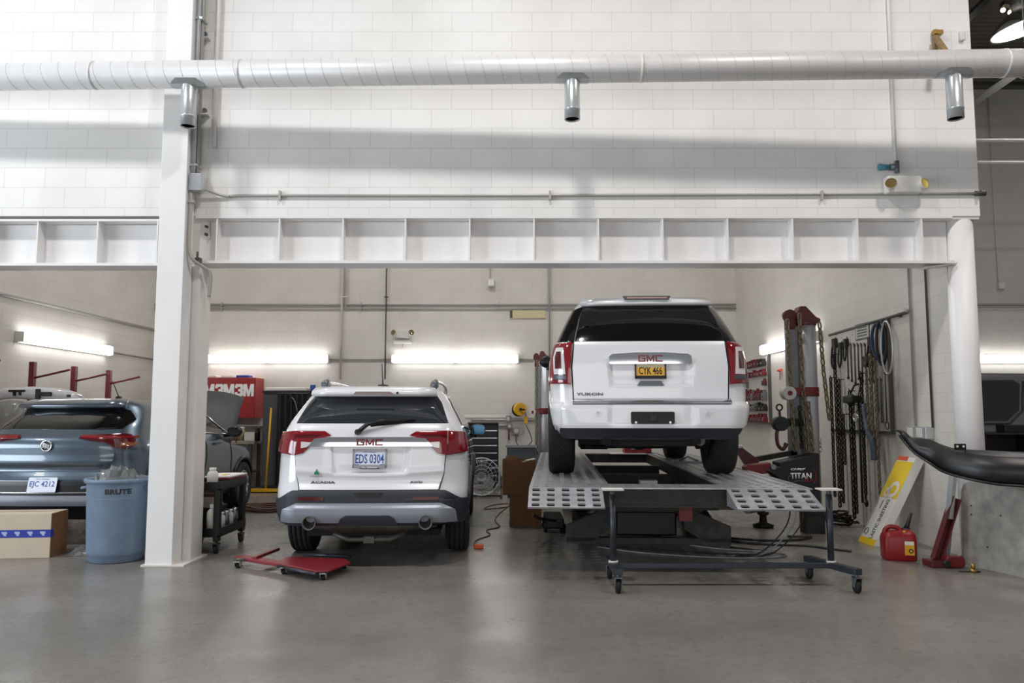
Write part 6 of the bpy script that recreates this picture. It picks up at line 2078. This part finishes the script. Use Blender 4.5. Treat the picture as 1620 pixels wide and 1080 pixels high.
t = thing('paint_tray', 'white paper pad with red edge lying on the black cart', 'tray', (-3.05, 8.62, .715))
MB(t).prism([(-3.20, 8.36), (-2.95, 8.34), (-2.93, 8.82), (-3.08, 8.88), (-3.22, 8.8)], .02, XY(.722)).build('red_board', 'red_bright', t)
MB(t).prism([(-3.21, 8.35), (-2.945, 8.33), (-2.925, 8.83), (-3.08, 8.89), (-3.23, 8.81)], .012, XY(.743)).build('paper', 'carton_white', t)
MB(t).b2(-3.10, -3.04, 8.5, 8.62, .755, .758).build('yellow_mark', 'yellow_plastic', t)
for i in range(5):
    y = 8.26 + i * .125
    bottle('spray_can', (-3.03, y, .185), .033, .20, ('steel_grey', 'off_white_paint', 'steel_grey', 'grey_white', 'steel_grey')[i], '%s metal spray can on the cart bottom shelf, counted from the near end' % ('first', 'second', 'third', 'fourth', 'fifth')[i], 'can', 'galvanised', .55, 'spray cans on the cart')
t = thing('black_crate', 'black crate standing on the bottom shelf of the cart', 'crate', (-3.25, 8.5, .185))
MB(t).b2(-3.40, -3.12, 8.3, 8.75, .185, .42).build('crate_body', 'ink_black', t, bevel=.01)
MB(t).b2(-3.41, -3.11, 8.29, 8.76, .40, .43).build('rim', 'black_plastic', t)
one('red_parts_box', 'red_paint', MB().b2(-3.36, -3.14, 8.46, 8.70, .43, .55), 'small red box on the black crate inside the cart', 'box', bevel=.004)
one('tan_parts_box', 'cardboard_pale', MB().b2(-3.132 - .09, -3.14 + .02, 8.36, 8.45, .43, .54), 'small tan box beside the red box inside the cart', 'box', bevel=.004)
bottle('white_jug', (-3.06, 8.20, .185), .055, .30, 'carton_white', 'white jug standing on the cart bottom shelf', 'jug', 'ink_white', .4)

# ------------------------------------------------------------------ red low dolly on the floor
def dolly():
    t = thing('red_dolly', 'low red steel dolly on small casters lying between column and small SUV', 'dolly', (-2.0, 7.3, 0))
    z = .068
    q = lambda x, y: PZ(x, y, z)
    pl = [q(452, 883), q(544, 886), q(555, 892), q(521, 905), q(500, 906), q(440, 894)]
    MB(t).prism([(p.x, p.y) for p in pl], .018, XY(z)).build('plate', 'red_bright', t, bevel=.006)
    a, b = q(378, 881), q(452, 893)
    MB(t).beam(a, b, .11, .03).build('arm_bar', 'red_bright', t, bevel=.006)
    a2, b2_ = q(402, 886), q(437, 876) + Vector((0, .05, .04))
    MB(t).beam(a2 + Vector((0, 0, .02)), b2_, .05, .03).build('lever', 'red_paint', t, bevel=.006)
    MB(t).beam(q(372, 886), q(392, 884), .07, .025).build('end_bracket', 'mid_steel', t, bevel=.005)
    for (x0, y0, x1, y1) in ((478, 882, 553, 885),):
        MB(t).cyl(q(x0, y0) + Vector((0, .05, .02)), q(x1, y1) + Vector((0, .05, .02)), .016, 10).build('rear_rod', 'stand_blue', t)
    MB(t).cyl(q(440, 894) + Vector((0, -.01, -.005)), q(500, 907) + Vector((0, -.01, -.005)), .014, 10).build('front_rod', 'stand_blue', t)
    for x, y in ((377, 886), (450, 895), (512, 904), (545, 887), (470, 886)):
        p = q(x, y)
        caster(t, (p.x, p.y, 0), .023, 'galvanised')
    return t
dolly()

def three_m(M, w, h, t):
    A3 = [(0, .18), (.12, 0), (.85, 0), (1, .12), (1, .42), (.9, .5), (1, .58), (1, .88), (.85, 1), (.12, 1), (0, .82), (0, .66), (.32, .66), (.32, .77), (.66, .77), (.66, .60), (.4, .60), (.4, .40), (.66, .40), (.66, .23), (.32, .23), (.32, .34), (0, .34)]
    AM = [(0, 0), (.32, 0), (.32, .5), (.52, 0), (.76, 0), (.96, .5), (.96, 0), (1.28, 0), (1.28, 1), (.88, 1), (.64, .42), (.40, 1), (0, 1)]
    mb = MB(t)
    for poly, x0 in ((A3, 0), (AM, 1.03)):
        mb.prism([((x0 + a) / 2.31 * w - w / 2, b * h - h / 2) for a, b in poly], .004, M)
    return mb.build('cabinet_lettering', 'ink_white', t)
# ------------------------------------------------------------------ along the back wall
a, b = P(276, 597, 15.1), P(403, 661, 15.1)
t = thing('red_wall_cabinet', 'red wall cabinet with white lettering under the strip light', 'cabinet', ((a.x + b.x) / 2, 15.35, b.z))
MB(t).b2(a.x, b.x, 15.1, YB, b.z, a.z).build('cabinet_body', 'red_cabinet', t, bevel=.006)
for k in range(4):
    q = P(293 + k * 31.2, 617, 15.1)
    three_m(facing((q.x, 15.1, q.z)), .36, .235, t)
for x0, x1, h, m_, lab in ((322, 345, .05, 'carton_white', 'white packet on top of the red wall cabinet, the one nearer the column'), (352, 372, .04, 'carton_white', 'white packet in the middle on top of the red wall cabinet'), (376, 396, .05, 'tape_blue', 'blue packet on top of the red wall cabinet')):
    p0_, p1_ = P(x0, 597, 15.25), P(x1, 597, 15.25)
    one('packet', m_, MB().b2(p0_.x, p1_.x, 15.15, 15.4, a.z, a.z + h), lab, 'packet', bevel=.012)
# bench with supplies
t = thing('work_bench', 'grey work bench under the red wall cabinet', 'bench', (-5.4, 15.2, 0))
MB(t).b2(-6.6, -4.82, 14.9, 15.55, .84, .90).build('bench_top', 'bench_wood', t, bevel=.006)
for x in (-6.5, -4.92):
    for y in (14.97, 15.48):
        MB(t).b2(x - .03, x + .03, y - .03, y + .03, 0, .84).build('leg', 'mid_steel', t)
MB(t).b2(-6.5, -4.9, 15.0, 15.5, .3, .33).build('lower_shelf', 'mid_steel', t)
for i, (px, w, h, m_, lab) in enumerate(((372, .12, .20, 'cardboard', 'brown tub on the bench'), (380, .11, .26, 'cream_sign', 'cream container on the bench, next to the brown tub'), (389, .09, .16, 'dark_steel', 'dark tin on the bench between pale containers'), (397, .2, .16, 'carton_white', 'white box on the bench near the lockers'), (408, .10, .24, 'ink_black', 'black canister at the bench end'))):
    p = P(px, 690, 15.1)
    if i == 3:
        one('supply_box', m_, MB().box((p.x, 15.1, .9 + h / 2), (w, .2, h)), lab, 'box', bevel=.01)
    else:
        bottle('supply_tub', (p.x, 15.08 + .1 * (i % 2), .90), w / 2, h, m_, lab, 'container', 'carton_white' if i < 2 else 'ink_black', .7)
t = thing('back_splash', 'pale shelf board on the back wall above the bench', 'shelf', (-5.3, 15.5, 1.2))
MB(t).b2(-6.0, -4.75, 15.35, YB, 1.17, 1.20).build('shelf_board', 'grey_white', t)
for x in (-5.8, -4.9):
    MB(t).prism([(15.37, 1.17), (YB, 1.17), (YB, 1.0)], .02, YZ(x)).build('bracket', 'grey_white', t)
# lockers and black curtain
lx0, lx1 = P(414, 700, 14.6).x, P(505, 700, 14.6).x
zt = P(440, 618, 14.6).z
t = thing('grey_locker', 'tall dark grey locker against the back wall, left of the small white SUV', 'locker', ((lx0 + lx1) / 2, 14.9, 0))
MB(t).b2(lx0, lx1, 14.62, 15.2, .06, zt - .04).build('locker_body', 'locker_grey', t, bevel=.006)
MB(t).b2(lx0 - .01, lx1 + .01, 14.58, 15.2, zt - .04, zt).build('top_board', 'dark_steel', t)
MB(t).b2(lx0 + .02, lx0 + .27, 14.60, 14.62, .1, zt - .07).build('door', 'locker_grey', t, bevel=.006)
MB(t).b2(lx0 + .02, lx1 - .02, 14.66, 15.2, 0, .06).build('plinth', 'ink_black', t)
t = thing('black_curtain', 'black curtain hanging in folds over the locker front', 'curtain', (lx0 + .5, 14.58, .1))
vs, fs = [], []
N1 = 60
for i in range(N1 + 1):
    u = i / N1
    x = lx0 + .28 + u * .56
    for j in range(9):
        v = j / 8
        w_ = 1 - .35 * sin(pi * min(1, v * 1.0)) * (u > .45)
        vs.append((x * 1.0, 14.545 + .03 * sin(u * 34 + v * 1.5) - .02 * v, .10 + (zt - .15) * v))
for i in range(N1):
    for j in range(8):
        fs.append((i * 9 + j, i * 9 + j + 1, (i + 1) * 9 + j + 1, (i + 1) * 9 + j))
MB(t).add(vs, fs, True).build('curtain_cloth', 'curtain_black', t)
MB(t).cyl((lx0 + .26, 14.55, zt - .05), (lx0 + .86, 14.55, zt - .05), .012, 8).build('curtain_rod', 'mid_steel', t)
MB(t).tube(smooth_path([(lx0 + .56, 14.50, zt - .12), (lx0 + .62, 14.49, zt - .2), (lx0 + .67, 14.49, zt - .38)], 5), .008, 6).build('hanger_wire', 'steel_grey', t)
one('paper_stack', 'carton_white', MB().b2(P(422, 614, 14.8).x, P(486, 614, 14.8).x, 14.7, 15.1, zt, zt + .07), 'white masking paper lying on top of the grey locker', 'paper', bevel=.02)
one('blue_sheet', 'plate_blue', MB().b2(P(491, 614, 14.9).x, P(499, 614, 14.9).x, 14.88, 14.92, zt, zt + .12), 'small blue card standing on the grey locker beside the white SUV', 'card')
# yellow floor squeegee
h0, h1 = Vector((P(420, 771, 14.32).x, 14.32, .05)), P(429, 645, 14.48)
t = thing('yellow_squeegee', 'yellow long-handled floor squeegee leaning on the locker', 'squeegee', tuple(h0))
MB(t).tube([h0, h1], .017, 8).build('handle', 'yellow_plastic', t)
a, b = P(396, 773, 14.3).x, P(448, 773, 14.3).x
MB(t).b2(a, b, 14.29, 14.34, .02, .075).build('head', 'yellow_plastic', t)
MB(t).b2(a, b, 14.305, 14.32, 0, .02).build('rubber_blade', 'rubber', t)
# hose coil
c = PZ(425, 806, 0)
mb = MB()
for k in range(6):
    r_ = .22 + .035 * k
    L_ = [(c.x + r_ * 1.15 * cos(a) + .03 * sin(k), c.y + r_ * 1.1 * sin(a), .015 + .02 * (k % 3) + .004 * sin(3 * a + k)) for a in [2 * pi * i / 26 for i in range(26)]]
    mb.tube(L_, .013, 6, closed=True)
one('air_hose', 'hose', mb, 'reddish brown air hose coiled on the floor left of the small SUV', 'hose', loc=(c.x, c.y, 0))
# tool chest, fan, cartons, bin, reel
t = thing('tool_chest', 'tall black tool chest against the back wall behind the round fan', 'tool chest', (-.55, 14.9, 0))
cx0, cx1 = -.95, P(788, 700, 14.6).x
MB(t).b2(cx0, cx1, 14.62, 15.15, .12, 1.22).build('chest_body', 'ink_black', t, bevel=.01)
for k in range(7):
    z0 = .18 + k * .135
    d_ = MB(t).b2(cx0 + .02, cx1 - .02, 14.60, 14.62, z0, z0 + .12).build('drawer', 'black_plastic', t, bevel=.004)
    MB(t).b2(cx0 + .02, cx1 - .02, 14.585, 14.60, z0 + .10, z0 + .118).build('drawer_pull', 'satin_chrome', d_)
MB(t).b2(cx0, cx1, 14.6, 15.15, 1.22, 1.25).build('lid', 'black_plastic', t, bevel=.006)
for x in (cx0 + .07, cx1 - .07):
    for y in (14.7, 15.08):
        caster(t, (x, y, 0), .05, 'dark_steel')
fx, fy, fz = P(762, 753, 13.5).x, 13.5, P(762, 753, 13.5).z
t = thing('drum_fan', 'round wire-caged floor fan beside the small white SUV', 'fan', (fx, fy, 0))
fr = MB(t)
for r_ in (.31, .25, .19, .13, .07):
    fr.torus((fx, fy - .10 + (.31 - r_) * -.1, fz), r_, .004 if r_ < .3 else .010, 32, 6, M=Matrix.Rotation(pi / 2, 4, 'X'))
for i in range(20):
    a = 2 * pi * i / 20
    fr.tube([(fx + .04 * cos(a), fy - .135, fz + .04 * sin(a)), (fx + .31 * cos(a), fy - .10, fz + .31 * sin(a)), (fx + .29 * cos(a), fy + .06, fz + .29 * sin(a))], .003, 5)
fr.build('wire_cage', 'galvanised', t)
MB(t).lathe([(.31, -.10), (.315, 0), (.29, .08)], (fx, fy, fz), 36, 'y').build('drum', 'clear_plastic', t)
bl = MB(t)
for i in range(3):
    a = 2 * pi * i / 3
    T = Matrix.Translation((fx, fy, fz)) @ Matrix.Rotation(a, 4, 'Y') @ Matrix.Rotation(radians(25), 4, 'X')
    bl.add([T @ Vector(q) for q in ((-.03, 0, .04), (.05, 0, .04), (.11, 0, .15), (.08, 0, .27), (-.03, 0, .27), (-.07, 0, .14))], [(0, 1, 2, 3, 4, 5)])
bl.build('fan_blade', 'steel_grey', t, solid=.004)
MB(t).cyl((fx, fy - .05, fz), (fx, fy + .14, fz), .07, 20).build('motor', 'grey_box', t)
MB(t).tube([(fx - .33, fy, fz), (fx - .33, fy, .03), (fx + .33, fy, .03), (fx + .33, fy, fz)], .016, 8).tube([(fx - .33, fy - .2, .016), (fx - .33, fy + .2, .016)], .016, 8).tube([(fx + .33, fy - .2, .016), (fx + .33, fy + .2, .016)], .016, 8).build('stand', 'dark_steel', t)
a = PZ(806, 832, 0)
t = thing('brown_carton', 'tall brown carton on the floor left of the rack ramp', 'carton', (.16, 10.3, 0))
MB(t).b2(-.03, .37, 10.1, 10.5, 0, .385).build('carton_body', 'cardboard_brown', t, bevel=.003)
MB(t).b2(.165, .175, 10.1, 10.5, .385, .387).build('top_seam', 'cardboard', t)
t = thing('open_carton', 'open brown carton with raised flaps stacked on the tall brown carton', 'carton', (.13, 10.3, .387))
m = MB(t)
for b_ in ((-.12, .29, 10.10, 10.106), (-.12, .29, 10.494, 10.5), (-.12, -.114, 10.106, 10.494), (.284, .29, 10.106, 10.494)):
    m.b2(*b_, .387, .82)
m.b2(-.12, .29, 10.1, 10.5, .387, .392)
m.build('carton_body', 'cardboard_brown', t)
MB(t).prism([(-.08, .82), (.06, .82), (.06, .87), (-.08, .875)], .005, XZ(10.10)).build('flap', 'cardboard', t)
MB(t).prism([(.29, .82), (.285, .82), (.12, .77), (.125, .765)], .38, XZ(10.11)).build('flap', 'box_inside', t)
MB(t).beam((.12, 10.12, .80), (.29, 10.18, .835), .1, .008).build('flap', 'carton_white', t)
p = P(824, 715, 13.6)
t = thing('grey_tub', 'grey rectangular tub on legs behind the brown cartons', 'tub', (p.x, 13.7, 0))
x0, x1 = P(802, 715, 13.6).x, P(847, 715, 13.6).x
m = MB(t)
for b_ in ((x0, x1, 13.5, 13.52), (x0, x1, 13.98, 14.0), (x0, x0 + .02, 13.52, 13.98), (x1 - .02, x1, 13.52, 13.98), (x0, x1, 13.5, 14.0)):
    m.b2(*b_, .5, .86 if len(m.v) < 32 else .52)
m.build('tub_body', mat('tub_grey', '4e545a', .5), t)
MB(t).b2(x0 - .02, x1 + .02, 13.47, 13.5, .84, .88).build('rim', 'grey_box', t)
for x in (x0 + .03, x1 - .03):
    for y in (13.54, 13.96):
        MB(t).b2(x - .02, x + .02, y - .02, y + .02, 0, .5).build('leg', 'dark_steel', t)
c = P(823, 647, YB - .16)
t = thing('cord_reel', 'yellow cord reel mounted on the back wall', 'cord reel', (c.x, YB, c.z))
MB(t).cyl(c + Vector((.01, -.02, 0)), c + Vector((-.03, .06, 0)), .125, 26).build('reel_drum', 'yellow_plastic', t)
MB(t).cyl(c + Vector((-.03, .06, -.01)), c + Vector((-.05, .10, -.01)), .13, 26).cyl(c + Vector((-.04, .09, 0)), (c.x - .04, YB, c.z), .035, 12).build('reel_back', 'ink_black', t)
MB(t).cyl(c + Vector((.01, -.05, 0)), c + Vector((.01, -.02, 0)), .03, 14).box(c + Vector((.05, -.05, -.01)), (.09, .02, .03)).build('crank', 'ink_black', t)
k = P(832, 664, YB - .12)
cd = MB(t).tube(smooth_path([c + Vector((.09, -.02, -.05)), c + Vector((.11, -.02, -.12)), k + Vector((0, 0, .06))], 5), .008, 6).build('cord', 'hose_black', t)
MB(t).box(k, (.07, .05, .16)).build('plug_box', 'yellow_plastic', t, bevel=.012)
for (px, py, w, h, lab) in ((804, 662, .09, .13, 'grey outlet box on the back wall left of the cord reel'), (806, 674, .08, .1, 'white outlet box just below the grey one on the back wall'), (817, 681, .12, .16, 'round-faced grey outlet box under the cord reel')):
    q = P(px, py, YB - .04)
    t = thing('outlet_box', lab, 'electrical box', (q.x, YB, q.z))
    MB(t).b2(q.x - w / 2, q.x + w / 2, YB - .08, YB, q.z - h / 2, q.z + h / 2).build('box_body', 'grey_box', t, bevel=.008)
    MB(t).cyl((q.x, YB - .085, q.z), (q.x, YB - .08, q.z), min(w, h) * .38, 14).build('socket_face', 'peg_white', t)
q0 = P(817, 687, YB - .1)
pts = smooth_path([q0, q0 + Vector((.0, -.03, -.16)), q0 + Vector((.12, -.03, -.25)), q0 + Vector((.30, -.03, -.12)), P(832, 672, YB - .12)], 6)
one('hanging_cable', 'hose_black', MB().tube(pts, .008, 6), 'black cable looping on the wall below the cord reel', 'cable', loc=q0)
for py, x0, x1, lab in ((664, 745, 850, 'upper of two level conduits low on the back wall by the cord reel'), (673, 760, 803, 'lower of two level conduits low on the back wall by the cord reel')):
    a, b = P(x0, py, YB - .03), P(x1, py, YB - .03)
    conduit([a, b], .018, 'conduit', lab)
q = P(805, 680, YB - .03)
conduit([(q.x, YB - .03, q.z), (q.x, YB - .03, .9)], .016, 'red_paint', 'thin red pipe dropping from the white outlet box')
pts = [(842, 790), (812, 800), (768, 805), (778, 799), (806, 797), (790, 812), (783, 822), (790, 833), (770, 838), (775, 846), (756, 853), (750, 860), (753, 866)]
P3 = smooth_path([PZ(x, y, .008) for x, y in pts], 6)
t = thing('extension_cord', 'dark red extension cord winding over the floor right of the small SUV', 'cord', tuple(P3[0]))
MB(t).tube(P3, .008, 6).build('cord', 'hose', t)
e = P3[-1]
MB(t).box((e.x + .03, e.y - .02, .025), (.10, .06, .045)).build('plug', 'orange_print', t, bevel=.01)
t = thing('dark_rag', 'dark floor jack handle and scraps under the rack left ramp', 'jack', (.55, 9.6, 0))
t.name = 'floor_jack'
t['label'] = 'dark low floor jack half hidden under the rack left ramp'
MB(t).b2(.40, .62, 9.5, 10.2, .05, .17).build('jack_frame', 'dark_steel', t, bevel=.02)
for x in (.40, .62):
    for y in (9.6, 10.1):
        MB(t).cyl((x - .02, y, .05), (x + .02, y, .05), .05, 14).build('wheel', 'rubber', t)
MB(t).tube([(.51, 9.5, .15), (.30, 8.9, .25), (.22, 8.6, .33)], .018, 8).build('handle', 'dark_steel', t)
